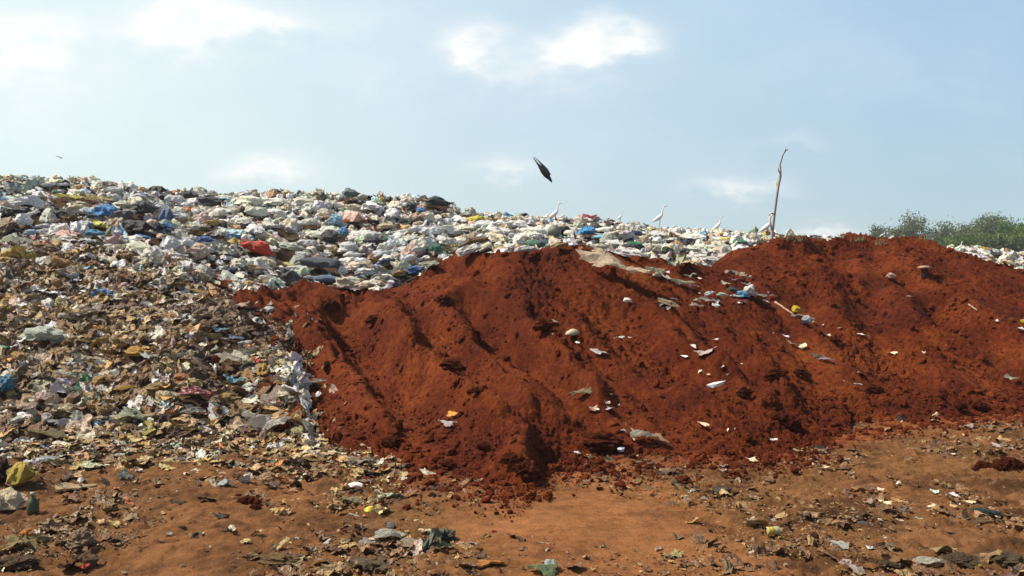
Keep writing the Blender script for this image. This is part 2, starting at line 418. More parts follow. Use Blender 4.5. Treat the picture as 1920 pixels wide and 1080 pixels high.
carve(A, [
 ([(640, 585), (672, 640), (715, 700), (770, 755), (830, 805), (880, 850)], .24, .22),
 ([(560, 650), (600, 710), (650, 770), (700, 830)], .12, .10), ([(1010, 600), (1060, 660), (1120, 720), (1180, 780)], .13, 0.085),
 ([(1090, 570), (1150, 640), (1210, 700), (1280, 770)], .12, 0.065), ([(1300, 600), (1360, 660), (1420, 720)], .12, 0.065), ([(800, 590), (850, 650), (900, 700), (960, 770)], .12, 0.072),
 ([(735, 590), (760, 640), (775, 690), (830, 740), (900, 800)], .16, -.16),
 ([(880, 560), (915, 600), (960, 650), (1005, 690), (1050, 720)], .20, .24),
 ([(970, 585), (1010, 640), (1060, 690), (1130, 750)], .20, -.13),
 ([(960, 590), (1030, 625)], .14, .12),
 ([(1150, 590), (1190, 640), (1230, 680), (1300, 720)], .24, .14),
 ([(1240, 590), (1275, 640), (1340, 700), (1400, 750)], .18, -.12),
 ([(560, 600), (590, 680), (640, 760), (700, 810)], .30, -.12),
 ([(830, 500), (900, 510), (925, 525)], .14, .16),
 ([(600, 560), (700, 590), (660, 600)], .16, -.10),
 ([(790, 690), (860, 688)], .10, .10), ([(830, 640), (800, 655), (780, 680)], .15, .10),
 ([(1080, 810), (1100, 850), (1125, 855)], .12, .08),
 ([(940, 830), (965, 870), (985, 905)], .16, -.12),
 ([(1000, 780), (1030, 830)], .16, .12), ([(850, 780), (900, 830), (940, 860)], .14, .07),
 ([(1370, 720), (1395, 745), (1400, 780)], .14, .13), ([(1430, 690), (1450, 720), (1470, 760)], .14, -.12),
 ([(1470, 770), (1485, 800)], .12, .12), ([(1280, 740), (1340, 790)], .2, -.08)])
carve(B, [
 ([(1490, 468), (1530, 478), (1570, 488)], .16, .20), ([(1560, 470), (1580, 500)], .2, .2),
 ([(1765, 580), (1790, 605), (1810, 620)], .28, .30), ([(1610, 560), (1650, 640), (1700, 700)], .22, .12),
 ([(1430, 560), (1500, 640), (1570, 700)], .3, -.12), ([(1480, 560), (1560, 630)], .22, .12),
 ([(1700, 520), (1730, 560)], .2, .1), ([(1790, 755), (1830, 765)], .1, .08), ([(1640, 470), (1700, 490)], .4, -.1),
 ([(1380, 480), (1420, 500)], .25, -.08), ([(1860, 640), (1900, 720)], .3, .1)])
for s_, sd_ in ((A, 40), (B, 50)):
    rug = np.clip(.55 + .9 * fbm(s_.X, s_.Y, 1.2, 2, seed=sd_ + 9), .25, 1.3)
    lump = np.clip(fbm(s_.X, s_.Y, .33, 3, .6, seed=sd_ + 13), 0, 1)
    # slides run down the face, towards the viewer and a little to the right
    al = (s_.X * .42 - s_.Y * .91); ac_ = (s_.X * .91 + s_.Y * .42) + .12 * fbm(s_.X, s_.Y, .8, 3, seed=sd_ + 17)
    sl_ = fbm(ac_ / .34, al / 2.6, 1.0, 3, .55, seed=sd_ + 15)
    fade = np.clip((s_.Z - .05) / .35, 0, 1)
    sl_ = .6 * sl_ - 1.1 * np.abs(sl_) + .3
    s_.Z += fade * (.085 if s_ is A else .055) * sl_ + .022 * fbm(s_.X, s_.Y, .9, 3, seed=sd_) + .015 * lump ** 1.5 * rug + rug * (.024 * fbm(s_.X, s_.Y, .22, 5, .68, seed=sd_ + 3, billow=True) + .027 * fbm(s_.X, s_.Y, .08, 4, .75, seed=sd_ + 7, billow=True))
    if s_ is A:
        s_.Z += .13 * fbm(s_.X, s_.Y, .45, 3, seed=77) * np.clip((620 - s_.px[:, None]) / 60, 0, 1)
    s_.upd()

# ------------------------------------------------------------------ ground, one sheet out to the horizon
def axis(dense0, dense1, step, far, grow=1.13):
    a = list(np.arange(dense0, dense1, step)); s_ = step; x = a[-1]
    while x < far: s_ *= grow; x += s_; a.append(x)
    s_ = step; x = a[0]; pre = []
    while x > -far: s_ *= grow; x -= s_; pre.append(x)
    return np.array(pre[::-1] + a)
gx = axis(-5.2, 5.8, .018, 1500); gy = axis(3.6, 9.6, .018, 1500)
GX, GY = np.meshgrid(gx, gy, indexing='ij')
near = np.exp(-np.maximum(np.hypot(GX, GY - 6) - 5.5, 0) / 3)
def trackmask(X, Y):
    # churned strip crossing from the heap's foot towards the lower right corner
    d = np.abs((X - .9) - (7.2 - Y) * .42 + .15 * fbm(X, Y, .8, 2, seed=90)); return np.exp(-(d / .38) ** 2)
def roughmask(X, Y):
    left = 1 / (1 + np.exp((X + .30 + .4 * fbm(X, Y, 1.2, 3, seed=95) - .0 * Y) / .12))
    right = 1 / (1 + np.exp(-(X - 1.35 + .5 * fbm(X, Y, 1.2, 3, seed=96)) / .15))
    return np.clip(.95 * left * (1 - .55 * np.exp(-((X + 1.75) / .45) ** 2)) + .9 * right + trackmask(X, Y), 0, 1)
rm = roughmask(GX, GY)
GZ = near * (.022 * fbm(GX, GY, .9, 3, seed=80) + (.3 + rm) * (.011 * fbm(GX, GY * 1.6, .16, 4, .7, seed=83) + .011 * fbm(GX, GY, .06, 2, .7, seed=87, billow=True)))
d_ = (GX - .9) - (7.2 - GY) * .42
for off in (-.42, .0, .46):
    GZ += -.028 * near * np.exp(-((d_ - off + .05 * fbm(GX, GY, .6, 2, seed=91)) / .07) ** 2) * (1 + .5 * np.sin((GX * .3 - GY) * 38)) * (GY < 7.3)
GZ += near * .022 * fbm(GX + GY * .5, GY * 7, .55, 3, .6, seed=93) * np.clip((GX + GY * .25 - 1.9) / .8, 0, 1)
GZ += near * .02 * fbm(GX, GY, .3, 3, .6, seed=97) * np.clip((-GX - .4) / .8, 0, 1)
GZ = GZ - .02
red = np.clip(1 - np.abs(.12 + GY - np.interp(960 + F * GX / GY, [500, 600, 700, 850, 985, 1050, 1300, 1500, 1700, 1920], [8.3, 7.9, 7.0, 6.5, 6.2, 7.0, 7.1, 7.3, 8.6, 9.0])) / .62 + .5 * fbm(GX, GY, .3, 3, seed=99), 0, 1) * (GX > -2.2)
cA = np.array([.265, .110, .038]); cB = np.array([.165, .076, .029]); cR = np.array([.22, .055, .017]); cG = np.array([.20, .105, .038])
mott = np.clip(.5 + 1.1 * fbm(GX, GY, .8, 5, .6, seed=101), 0, 1)[..., None]
mud = np.clip(fbm(GX, GY * 1.5, .6, 4, .6, seed=111) * 2.2 - .3, 0, 1)[..., None] * (.25 + .75 * rm[..., None])
GC = cA * (1 - rm[..., None] * .85) + cB * rm[..., None] * .85
GC = GC * (1 - .35 * mott * rm[..., None]) + cG * .35 * mott * rm[..., None]
GC = GC * (1 - .5 * mud)
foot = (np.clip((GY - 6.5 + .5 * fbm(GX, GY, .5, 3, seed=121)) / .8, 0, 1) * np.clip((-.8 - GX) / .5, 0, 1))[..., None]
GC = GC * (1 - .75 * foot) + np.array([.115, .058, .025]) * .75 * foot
GC = GC * (1 - .75 * red[..., None]) + cR * .75 * red[..., None]
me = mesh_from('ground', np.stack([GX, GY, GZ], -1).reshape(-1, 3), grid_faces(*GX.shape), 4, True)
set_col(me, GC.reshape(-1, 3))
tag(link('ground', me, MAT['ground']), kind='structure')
def ground_pick(px, py):
    d = ray(px, py)
    if d[2] > -.03: return None
    s_ = (CAM_Z + .02) / -d[2]; p = np.array([0, 0, CAM_Z]) + d * s_; p[2] = 0 - .01
    return p, np.array([0, 0, 1.0])
def pick(px, py, which='GAB'):
    best = ground_pick(px, py)
    for k, s_ in (('G', G), ('A', A), ('B', B)):
        if k in which:
            q = s_.pick(px, py)
            if q is not None and (best is None or q[0][1] < best[0][1]): best = q
    return best

oA = A.build('red_soil_mound', MAT['soil'])
tag(oA, 'long near mound of loose red soil with diagonal slides, in the middle of the photo', 'earth mound', 'tipped red soil mounds')
oB = B.build('red_soil_mound', MAT['soil'])
tag(oB, 'taller red soil mound behind on the right, with a scooped hollow under its crest', 'earth mound', 'tipped red soil mounds')
dirtC = np.zeros(G.Y.shape + (4,)); dirtC[..., :3] = (.085, .052, .03); dirtC[..., 3] = .93
oG = G.build('hill', MAT['soil'], dirtC); tag(oG, kind='structure')

# ------------------------------------------------------------------ shape library (unit size, origin at the base)
def ico(sub):
    import bmesh
    bm = bmesh.new(); bmesh.ops.create_icosphere(bm, subdivisions=sub, radius=1.0)
    V = np.array([v.co[:] for v in bm.verts]); Fc = np.array([[v.index for v in f.verts] for f in bm.faces]); bm.free()
    return V, Fc
ICO = {k: ico(k) for k in (1, 2, 3, 4)}
def tri(x): return np.abs((x % 2) - 1) * 2 - 1
def creases(P, r, n, k, amp):
    s = 0
    for i in range(n):
        d = r.normal(size=3); d /= np.linalg.norm(d)
        w_ = .35 * np.sin(P @ r.normal(size=3) * 1.5 + r.random() * 6)
        s = s + tri(P @ d * k * (.7 + .6 * r.random()) + r.random() * 2 + w_)
    return amp * s / math.sqrt(n)
def bag_shape(seed, sub=3, knot=None, flat=.62, el=.75, k=1.0):
    r = np.random.default_rng(seed); V, Fc = ICO[sub]; P = V.copy()
    rad = 1 + creases(V, r, 3, 1.3 * k, .20) + creases(V, r, 3, 3.0 * k, .16 * min(k, 1))
    if sub > 2: rad += creases(V, r, 3, 6.5 * k, .10 * min(k, 1))
    if sub > 3: rad += creases(V, r, 4, 12 * k, .03 * min(k, 1))
    P = P * rad[:, None]
    if knot is None: knot = r.random() < .5
    if knot:
        d = np.array([1, .15 * r.normal(), .25 + .2 * r.normal()]); d /= np.linalg.norm(d)
        c_ = V @ d; pull = np.clip((c_ - .72) / .28, 0, 1)
        ax = (P @ d)[:, None] * d; perp = P - ax
        P = ax + perp * (1 - .75 * np.sin(np.clip(pull * 1.25, 0, 1) * np.pi * .5) * (1 - .75 * (pull > .82)))[:, None] + d * (pull ** 1.5 * .55)[:, None]
    P[:, 1] *= el; P[:, 2] *= flat
    lo = -.32 * flat; P[:, 2] = np.where(P[:, 2] < lo, lo + (P[:, 2] - lo) * .25, P[:, 2])
    P[:, 2] -= P[:, 2].min()
    P[:, :2] /= np.array([np.ptp(P[:, 0]), np.ptp(P[:, 1])])
    P[:, 2] /= max(np.ptp(P[:, 2]), 1e-6)
    return P, Fc
def sheet_shape(seed, n=12, crumple=1.0, square=.3, curl=.25):
    r = np.random.default_rng(seed)
    u = np.linspace(-1, 1, n); U, W = np.meshgrid(u, u, indexing='ij')
    th = np.arctan2(W, U); rad = np.maximum(np.abs(U), np.abs(W))
    R0 = .8 + .16 * np.sin(th * 2 + r.random() * 6) + .12 * np.sin(th * 3 + r.random() * 6) + .09 * np.sin(th * 5 + r.random() * 6) + .05 * r.normal(size=U.shape) * (rad > .95)
    circ = np.stack([np.cos(th), np.sin(th)], -1) * rad[..., None]; sq = np.stack([U, W], -1)
    Q = (circ * (1 - square) + sq * square) * R0[..., None]
    P = np.concatenate([Q, np.zeros(U.shape + (1,))], -1).reshape(-1, 3)
    S = P.copy()
    P[:, 2] += creases(S, r, 3, 1.6, .20 * crumple) + creases(S, r, 4, 4.0, .12 * crumple)
    if n > 10: P[:, 2] += creases(S, r, 4, 8.0, .05 * crumple)
    P[:, 0] += creases(S, r, 3, 2.6, .09 * crumple); P[:, 1] += creases(S, r, 3, 2.6, .09 * crumple)
    P[:, 2] += curl * (rad.reshape(-1) ** 2) * np.sin(th.reshape(-1) * 2 + r.random() * 6)
    P[:, 2] -= P[:, 2].min() + .06
    P[:, :2] /= np.array([np.ptp(P[:, 0]), np.ptp(P[:, 1])]); P[:, 2] /= max(np.ptp(P[:, 2]), .3)
    f = grid_faces(n, n).reshape(-1, 4); tri_ = np.concatenate([f[:, [0, 1, 2]], f[:, [0, 2, 3]]])
    return P, tri_
def tube(path, radii, seg=8, cap=True, ov=None):
    path = np.asarray(path, float); n = len(path); rings = []
    for i in range(n):
        t_ = path[min(i + 1, n - 1)] - path[max(i - 1, 0)]; t_ /= np.linalg.norm(t_) + 1e-9
        a = np.cross(t_, (0, 1, 0) if abs(t_[1]) < .9 else (1, 0, 0)); a /= np.linalg.norm(a); b = np.cross(t_, a)
        an = np.linspace(0, 2 * np.pi, seg, endpoint=False)
        ra, rb = (radii[i] if isinstance(radii[i], (tuple, list)) else (radii[i], radii[i]))
        rings.append(path[i] + np.outer(np.cos(an) * ra, a) + np.outer(np.sin(an) * rb, b))
    V = np.concatenate(rings); Fc = []
    for i in range(n - 1):
        for k in range(seg):
            a0 = i * seg + k; a1 = i * seg + (k + 1) % seg
            Fc += [(a0, a1, a1 + seg), (a0, a1 + seg, a0 + seg)]
    if cap:
        V = np.concatenate([V, path[:1], path[-1:]]); c0 = n * seg
        for k in range(seg):
            Fc += [(c0, (k + 1) % seg, k), (c0 + 1, (n - 1) * seg + k, (n - 1) * seg + (k + 1) % seg)]
    return V, np.array(Fc)
def join(*parts):
    V = []; Fc = []; o = 0
    for v, f in parts: V.append(v); Fc.append(np.asarray(f) + o); o += len(v)
    return np.concatenate(V), np.concatenate(Fc)
def lathe(prof, seg=14):
    return tube([(0, 0, z) for r_, z in prof], [max(r_, .001) for r_, z in prof], seg)
def board(seed, n=5):
    r = np.random.default_rng(seed); P, f = sheet_shape(seed, 8, .25, .9, .08)
    top = P.copy(); bot = P.copy(); bot[:, 2] -= .35
    q = 8; edge = [i * q for i in range(q)] + [(q - 1) * q + j for j in range(1, q)] + [i * q + q - 1 for i in range(q - 2, -1, -1)] + [j for j in range(q - 2, 0, -1)]
    m_ = len(P); side = []
    for a, b in zip(edge, edge[1:] + edge[:1]): side += [(a, b, b + m_), (a, b + m_, a + m_)]
    return np.concatenate([top, bot]), np.concatenate([f, f[:, ::-1] + m_, np.array(side)])

# ------------------------------------------------------------------ the uncountable mass of small garbage: one mesh
COLS = {  # sRGB-ish names to linear base colours
 'white': (.88, .87, .82), 'cream': (.84, .77, .60), 'beige': (.66, .54, .37), 'pale grey': (.70, .70, .67), 'grey-green': (.42, .45, .35),
 'dark grey': (.07, .075, .085), 'black': (.022, .023, .026), 'tan': (.52, .36, .16), 'brown': (.27, .155, .065), 'dark brown': (.09, .048, .026),
 'ochre': (.50, .32, .10), 'olive': (.20, .18, .09), 'blue': (.06, .25, .58), 'light blue': (.38, .60, .78), 'yellow': (.72, .58, .12),
 'pink': (.68, .47, .38), 'red': (.55, .05, .03), 'orange': (.70, .24, .06), 'green': (.06, .22, .13), 'dark blue': (.035, .06, .16), 'pale green': (.62, .70, .52), 'teal': (.12, .32, .35)}
UP = (['white', 'cream', 'beige', 'pale grey', 'grey-green', 'dark grey', 'black', 'tan', 'brown', 'pink', 'light blue', 'blue', 'yellow', 'ochre', 'red', 'orange', 'green', 'pale green', 'dark blue'],
      [34, 28, 10, 9, 4, 4, 3, 3, 3, 4, 2.6, 1.3, 1.2, 1.4, .3, .4, .4, 6, .6])
LO = (['tan', 'brown', 'dark brown', 'ochre', 'olive', 'beige', 'cream', 'white', 'grey-green', 'dark grey', 'orange', 'light blue', 'yellow', 'red', 'blue', 'pink', 'black', 'green'],
      [20, 18, 10, 13, 3.5, 13, 15, 12, 1.5, 1, 1.2, .6, 1.4, .4, .2, 2, 1, .2])
for q in (UP, LO): q[1][:] = list(np.array(q[1]) / sum(q[1]))
def brown_line(px):      # above this screen line the plastic is clean and pale, below it soiled
    return np.interp(px, [0, 120, 200, 330, 420, 500, 600, 2000], [445, 450, 465, 500, 540, 560, 900, 900])

def scatter_on(S, n, wfun, jr, facecull=True):
    """random points on a surface grid, by area times a weight"""
    c_ = (S.P[:-1, :-1] + S.P[1:, 1:]) / 2
    a = np.linalg.norm(np.cross(S.P[1:, :-1] - S.P[:-1, :-1], S.P[:-1, 1:] - S.P[:-1, :-1]), axis=-1)
    sx, sy = project(c_)
    wt = a * wfun(c_, sx, sy); wt = wt.ravel() / wt.sum()
    idx = jr.choice(len(wt), n, p=wt); i, j = np.unravel_index(idx, a.shape)
    f1 = jr.random((n, 1)); f2 = jr.random((n, 1))
    P = S.P[i, j] * (1 - f1) * (1 - f2) + S.P[i + 1, j] * f1 * (1 - f2) + S.P[i, j + 1] * (1 - f1) * f2 + S.P[i + 1, j + 1] * f1 * f2
    return P, S.Nn[i, j]
def frames(Nrm, jr, tilt):
    n = len(Nrm); z = Nrm + jr.normal(size=(n, 3)) * tilt; z /= np.linalg.norm(z, axis=1, keepdims=True)
    d = jr.normal(size=(n, 3)); x = np.cross(d, z); x /= np.linalg.norm(x, axis=1, keepdims=True); y = np.cross(z, x)
    return np.stack([x, y, z], -1)
class Mass:
    def __init__(s): s.V = []; s.F = []; s.C = []; s.S = []; s.o = 0
    def add(s, P, Rm, size, cols, lib, jr, sink=.25, jitter=.12):
        kinds = jr.integers(len(lib), size=len(P))
        for k, (v, f) in enumerate(lib):
            m = np.nonzero(kinds == k)[0]
            if not len(m): continue
            v = v.copy(); v[:, 2] -= sink
            L = v[None] * size[m][:, None, :]
            W = np.einsum('nij,nkj->nki', Rm[m], L) + P[m][:, None, :]
            s.V.append(W.reshape(-1, 3)); s.F.append((f[None] + (np.arange(len(m)) * len(v))[:, None, None] + s.o).reshape(-1, 3)); s.o += len(m) * len(v)
            s.C.append(np.repeat(cols[m], len(v), 0)); s.S.append(np.full(len(m) * len(f), len(v) not in (162, 642) or (len(v) == 642 and k % 3 > 0)))
    def build(s, name, mat, sm=True):
        me = mesh_from(name, np.concatenate(s.V), np.concatenate(s.F).reshape(-1), 3, sm)
        if sm: me.polygons.foreach_set('use_smooth', np.concatenate(s.S))
        set_col(me, np.concatenate(s.C)); return link(name, me, mat)
def colors(pal, n, jr):
    base = np.array([COLS[c_] for c_ in pal[0]])[jr.choice(len(pal[0]), n, p=pal[1])]
    return np.clip(base * (1 + .22 * jr.normal(size=(n, 1))) * (1 + .06 * jr.normal(size=(n, 3))), .01, .85)
def dirt_mix(cols, sx, sy, jr):
    return cols

jr = np.random.default_rng(11)
EXC = [(482, 468, 50), (605, 500, 66), (612, 523, 50), (203, 403, 46), (178, 438, 38), (264, 447, 36), (384, 450, 32), (312, 412, 30), (645, 441, 20), (776, 507, 30), (1101, 440, 32), (892, 415, 30), (820, 383, 46), (1036, 440, 34),
             (78, 628, 70), (435, 672, 62), (505, 790, 80), (258, 660, 44), (545, 468, 50), (650, 530, 50), (180, 376, 50), (1127, 451, 26), (1190, 464, 30), (1276, 485, 40), (1094, 461, 20), (817, 471, 26), (536, 498, 36), (440, 712, 34), (557, 673, 34), (48, 354, 40), (130, 374, 40), (656, 368, 28), (400, 356, 40), (100, 398, 60), (272, 396, 44), (255, 425, 50), (392, 385, 46), (540, 452, 56), (25, 448, 56), (405, 525, 56), (275, 546, 30), (10, 722, 36), (412, 620, 26), (442, 636, 26), (157, 782, 40), (250, 778, 56), (362, 770, 46), (120, 745, 46), (85, 812, 70), (235, 730, 40), (372, 738, 56), (505, 582, 22), (198, 753, 22)]
bagsL = [bag_shape(100 + i, 3, flat=.5, k=1.3) for i in range(14)]
ribbonL = []
for i in range(8):
    v_, f_ = sheet_shape(700 + i, 11, 1.1, .9, .5); v_ = v_ * np.array([1, .22, 1]); v_[:, 1] += .10 * np.sin(v_[:, 0] * 6 + i); ribbonL.append((v_, f_))
sheetsF = [sheet_shape(260 + i, 9, 1.6, .2, .15) for i in range(12)]
sheetsL = [sheet_shape(200 + i, 7, 1.3) for i in range(10)]
sheetsM = [sheet_shape(230 + i, 9, 1.0) for i in range(10)]
MS = Mass()
def vis_w(c_, sx, sy):
    return ((sx > -120) & (sx < 2040) & (c_[..., 1] < 31.5)).astype(float)
def hidden_by_soil(P):     # True where a red heap lies over the garbage
    sx, sy = project(P); out = np.zeros(len(P), bool)
    for S in (A, B):
        i = np.round((sx - S.px[0]) / 3).astype(int); ok = (i >= 0) & (i < len(S.px)); ii = np.clip(i, 0, len(S.px) - 1)
        for q in np.nonzero(ok)[0]:
            zs = np.interp(P[q, 1], S.Y[ii[q]], S.Z[ii[q]], left=-9, right=-9)
            if zs > P[q, 2] + .02: out[q] = True
    return out
def strew(n, wf, pal_up, pal_lo, lib, smin, smax, hmul, tilt, sink, lift=.0, blend=25):
    P, Nn = scatter_on(G, n, wf, jr); keep = ~hidden_by_soil(P); P = P[keep]; Nn = Nn[keep]
    sx, sy = project(P); n = len(P)
    lo = jr.normal(size=n) * blend + sy > brown_line(sx)
    C = np.where(lo[:, None], colors(pal_lo, n, jr), colors(pal_up, n, jr))
    # patches of one kind of rubbish
    # soiled matter: mud takes over the colour in patches
    md = np.clip(fbm(P[:, 0], P[:, 1], .9, 3, seed=160) * 2.2 + .38, 0, .85) * lo * (jr.random(n) < .70)
    C = C * (1 - md[:, None]) + np.array([.20, .105, .036]) * md[:, None]
    ex_ = np.zeros(n, bool)
    for qx, qy, qw in EXC: ex_ |= (((sx - qx) / (qw * .5)) ** 2 + ((sy - qy - qw * .12) / (qw * .38)) ** 2 < 1) & (jr.random(n) < .85)
    pt = fbm(P[:, 0], P[:, 1], 1.5, 2, seed=130); drk = fbm(P[:, 0], P[:, 1], 2.2, 3, seed=135)
    dc = np.where(lo[:, None], np.array([.11, .062, .030]), np.array([.062, .062, .065]))
    C = np.where(((drk > np.where(lo, .30, .50)) & (jr.random(n) < .6))[:, None], dc * (1 + .4 * jr.random((n, 1))), C)
    s_ = smin + (smax - smin) * jr.random(n) ** 2.0
    s_ = s_ * np.where(sy > brown_line(sx), .8, 1.0)
    size = np.stack([s_, s_ * (.5 + .4 * jr.random(n)), s_ * hmul * (.6 + .8 * jr.random(n))], -1)
    k_ = ~ex_
    MS.add((P + Nn * lift * s_[:, None])[k_], frames(Nn[k_], jr, tilt), size[k_], C[k_], lib, jr, sink)
up = lambda c_, sx, sy: vis_w(c_, sx, sy) * (c_[..., 1] > 11.5) * np.where((sx > 1420) & (sx < 1780), .15, 1)
lo = lambda c_, sx, sy: vis_w(c_, sx, sy) * (c_[..., 1] <= 12.8) * (sx < 600) * (c_[..., 1] > 7.3)
def clump(c_): return .25 + np.clip(.55 + 1.3 * fbm(c_[..., 0], c_[..., 1], .8, 3, seed=145), 0, 1.6)
lo2 = lambda c_, sx, sy: lo(c_, sx, sy) * clump(c_) * np.interp(sy, [700, 800, 840], [1, .6, .25])
strew(5600, up, UP, LO, bagsL, .16, .48, .44, .3, .18, .08)
strew(5200, up, UP, LO, sheetsF, .10, .42, .30, .32, .15, .07)
strew(1300, lambda c_, sx, sy: up(c_, sx, sy) * (c_[..., 1] < 21), UP, LO, ribbonL, .15, .42, .3, .35, .1, .12)
strew(3400, lo2, UP, LO, bagsL, .05, .36, .40, .3, .28)
strew(6500, lo2, UP, LO, sheetsL, .03, .13, .40, .3, .2, .08)
strew(5600, lo2, UP, LO, sheetsF, .05, .36, .26, .2, .15, .1)
strew(2400, lo2, UP, LO, ribbonL, .10, .38, .30, .3, .15, .12)
# spilling over the edge of the red soil, half buried
def soil_edge(sy): return np.interp(sy, [540, 575, 600, 700, 760, 800], [425, 440, 505, 540, 552, 572])
Pe, Ne = scatter_on(A, 900, lambda c_, sx, sy: (sy > 560) * (sy < 860) * (sx < 700) * np.exp(-np.abs(sx - soil_edge(sy) - 12) / 20), jr)
Pe = Pe[::2]; Ne = Ne[::2]
se = .04 + .20 * jr.random(len(Pe)) ** 2.2
MS.add(Pe, frames(Ne, jr, .3), np.stack([se, se * .6, se * .3], -1), colors(LO, len(Pe), jr) * .45 + np.array([.10, .05, .02]), sheetsF, jr, .2)
tag(MS.build('garbage', MAT['junk']), kind='stuff')

# clods of soil on and around the red heaps: one mesh
MC = Mass(); clodL = []
for i in range(8):
    r = np.random.default_rng(300 + i); V, f = ICO[2]
    rad = 1 + creases(V, r, 4, 1.5, .22) + creases(V, r, 3, 3.5, .08)
    P = V * rad[:, None] * np.array([1, .8, .6]) * .5; P[:, 2] += .18; clodL.append((P, f))
for S, n in ((A, 22000), (B, 18000)):
    wf = lambda c_, sx, sy: (sx > -50) * (sx < 1990) * (c_[..., 1] < 14.2) * (.35 + np.clip(fbm(c_[..., 0], c_[..., 1], .9, 3, seed=140) * 2, 0, 2.5) + 1.6 * (c_[..., 2] < .18))
    P, Nn = scatter_on(S, n, wf, jr)
    k = ~(P[:, 2] < -.05); P = P[k]; Nn = Nn[k]; n = len(P)
    s_ = .011 + .013 * jr.pareto(2.2, n); s_ = np.minimum(s_, .11)
    MC.add(P, frames(Nn, jr, .5), s_[:, None] * np.array([1, 1, 1]), np.zeros((n, 3)), clodL, jr, .12)
P, Nn = scatter_on(G, 2600, lambda c_, sx, sy: (sy > 530) * (sy < 830) * (sx > 380) * (sx < 600) * np.exp(-np.abs(sx - soil_edge(sy)) / 28), jr)
s_ = np.minimum(.02 + .022 * jr.pareto(2.0, len(P)), .13)
MC.add(P + Nn * .04, frames(Nn, jr, .5), s_[:, None] * np.ones(3), np.zeros((len(P), 3)), clodL, jr, .12)
# crumbs that rolled onto the ground in front of the heaps
n = 8500
px_ = jr.uniform(540, 1960, n); Yt = np.interp(px_, [500, 600, 700, 850, 985, 1050, 1300, 1500, 1700, 1920], [8.3, 7.9, 7.0, 6.5, 6.2, 7.0, 7.1, 7.3, 8.6, 9.0]) - np.abs(jr.normal(size=n)) * .42 + .15
P = np.stack([(px_ - 960) / F * Yt, Yt, np.full(n, -.015)], -1); s_ = np.minimum(.01 + .012 * jr.pareto(2.2, n), .09)
MC.add(P, frames(np.tile([0, 0, 1.], (n, 1)), jr, .5), s_[:, None] * np.ones(3), np.zeros((n, 3)), clodL, jr, .1)
V = np.concatenate(MC.V); me = mesh_from('soil_clods', V, np.concatenate(MC.F).reshape(-1), 3, False)
set_col(me, np.zeros((len(V), 4))); tag(link('soil_crumbs', me, MAT['soil']), kind='stuff')

# small dry scraps trodden into the ground: one mesh
ML = Mass(); n = 95000
X = jr.uniform(-5.5, 5.8, n); Y = 3.8 + 5.6 * jr.random(n) ** 1.2
sx, sy = project(np.stack([X, Y, X * 0], -1))
lefty = np.exp(-np.maximum(Y - 0, 0) * 0) * 0
dn = np.clip(fbm(X, Y, 1.0, 3, seed=150) * 1.8 + .25, 0.02, 1)
dens = dn * np.interp(sx, [0, 200, 330, 450, 620, 760, 900, 1050, 1250, 1500, 1700, 1920], [.9, .5, .25, .45, .9, .7, .15, .12, .45, .5, .7, .8])
dens *= np.where((sx < 620) & (sy < 900), 1.5, 1.0) * np.where((sy > 1000), 1.25, 1)
dens = np.maximum(dens, .6 * trackmask(X, Y) * (sx > 1050))
k = (jr.random(n) < dens) & (sy > 830 - (sx > 1500) * 45) & (sx > -60) & (sx < 1990)
P = np.stack([X, Y, np.full(n, -.012)], -1)[k]; n = len(P)
GPAL = (['tan', 'brown', 'dark brown', 'ochre', 'beige', 'cream', 'olive', 'white', 'grey-green', 'dark grey', 'orange'], list(np.array([30, 34, 18, 9, 8, 3, 4, .8, 1, .6, .8]) / 104.6))
GPAL = (GPAL[0], list(np.array(GPAL[1]) / sum(GPAL[1])))
s_ = np.minimum(.012 + .014 * jr.pareto(1.9, n), .14)
size = np.stack([s_, s_ * (.35 + .5 * jr.random(n)), s_ * (.12 + .3 * jr.random(n))], -1)
st = jr.random((n, 1)) ** .6 * .8
ML.add(P, frames(np.tile([0, 0, 1.], (n, 1)), jr, .22), size, colors(GPAL, n, jr) * (1 - st) + np.array([.19, .088, .036]) * st, sheetsL, jr, .12)
# larger soiled pieces thinning out in front of the garbage foot
n = 2600; px_ = np.concatenate([jr.uniform(-60, 560, 2100), jr.uniform(520, 760, 500)]); Yt = np.interp(px_, [0, 500, 600, 760], [7.65, 7.8, 7.7, 6.9]) - np.abs(jr.normal(size=n)) * .62 + .3
P = np.stack([(px_ - 960) / F * Yt, Yt, np.full(n, -.01)], -1); s_ = .04 + .16 * jr.random(n) ** 2.4
C = np.where(jr.random((n, 1)) < .25, colors(LO, n, jr), colors(GPAL, n, jr))
ML.add(P, frames(np.tile([0, 0, 1.], (n, 1)), jr, .25), np.stack([s_, s_ * .6, s_ * .26], -1), C, sheetsF, jr, .12)
n = 420; px_ = jr.uniform(-40, 900, n); py_ = jr.uniform(900, 1080, n); Yt = CAM_Z / ((py_ - 480) / F)
keep = (fbm((px_ - 960) / F * Yt, Yt, .8, 2, seed=170) > .05); P = np.stack([(px_ - 960) / F * Yt, Yt, np.full(n, -.01)], -1)[keep]; n = len(P); s_ = .03 + .09 * jr.random(n) ** 2
ML.add(P, frames(np.tile([0, 0, 1.], (n, 1)), jr, .3), np.stack([s_, s_ * .6, s_ * .3], -1), colors(GPAL, n, jr), sheetsF, jr, .12)
tag(ML.build("litter", MAT["junk"]), kind='stuff')

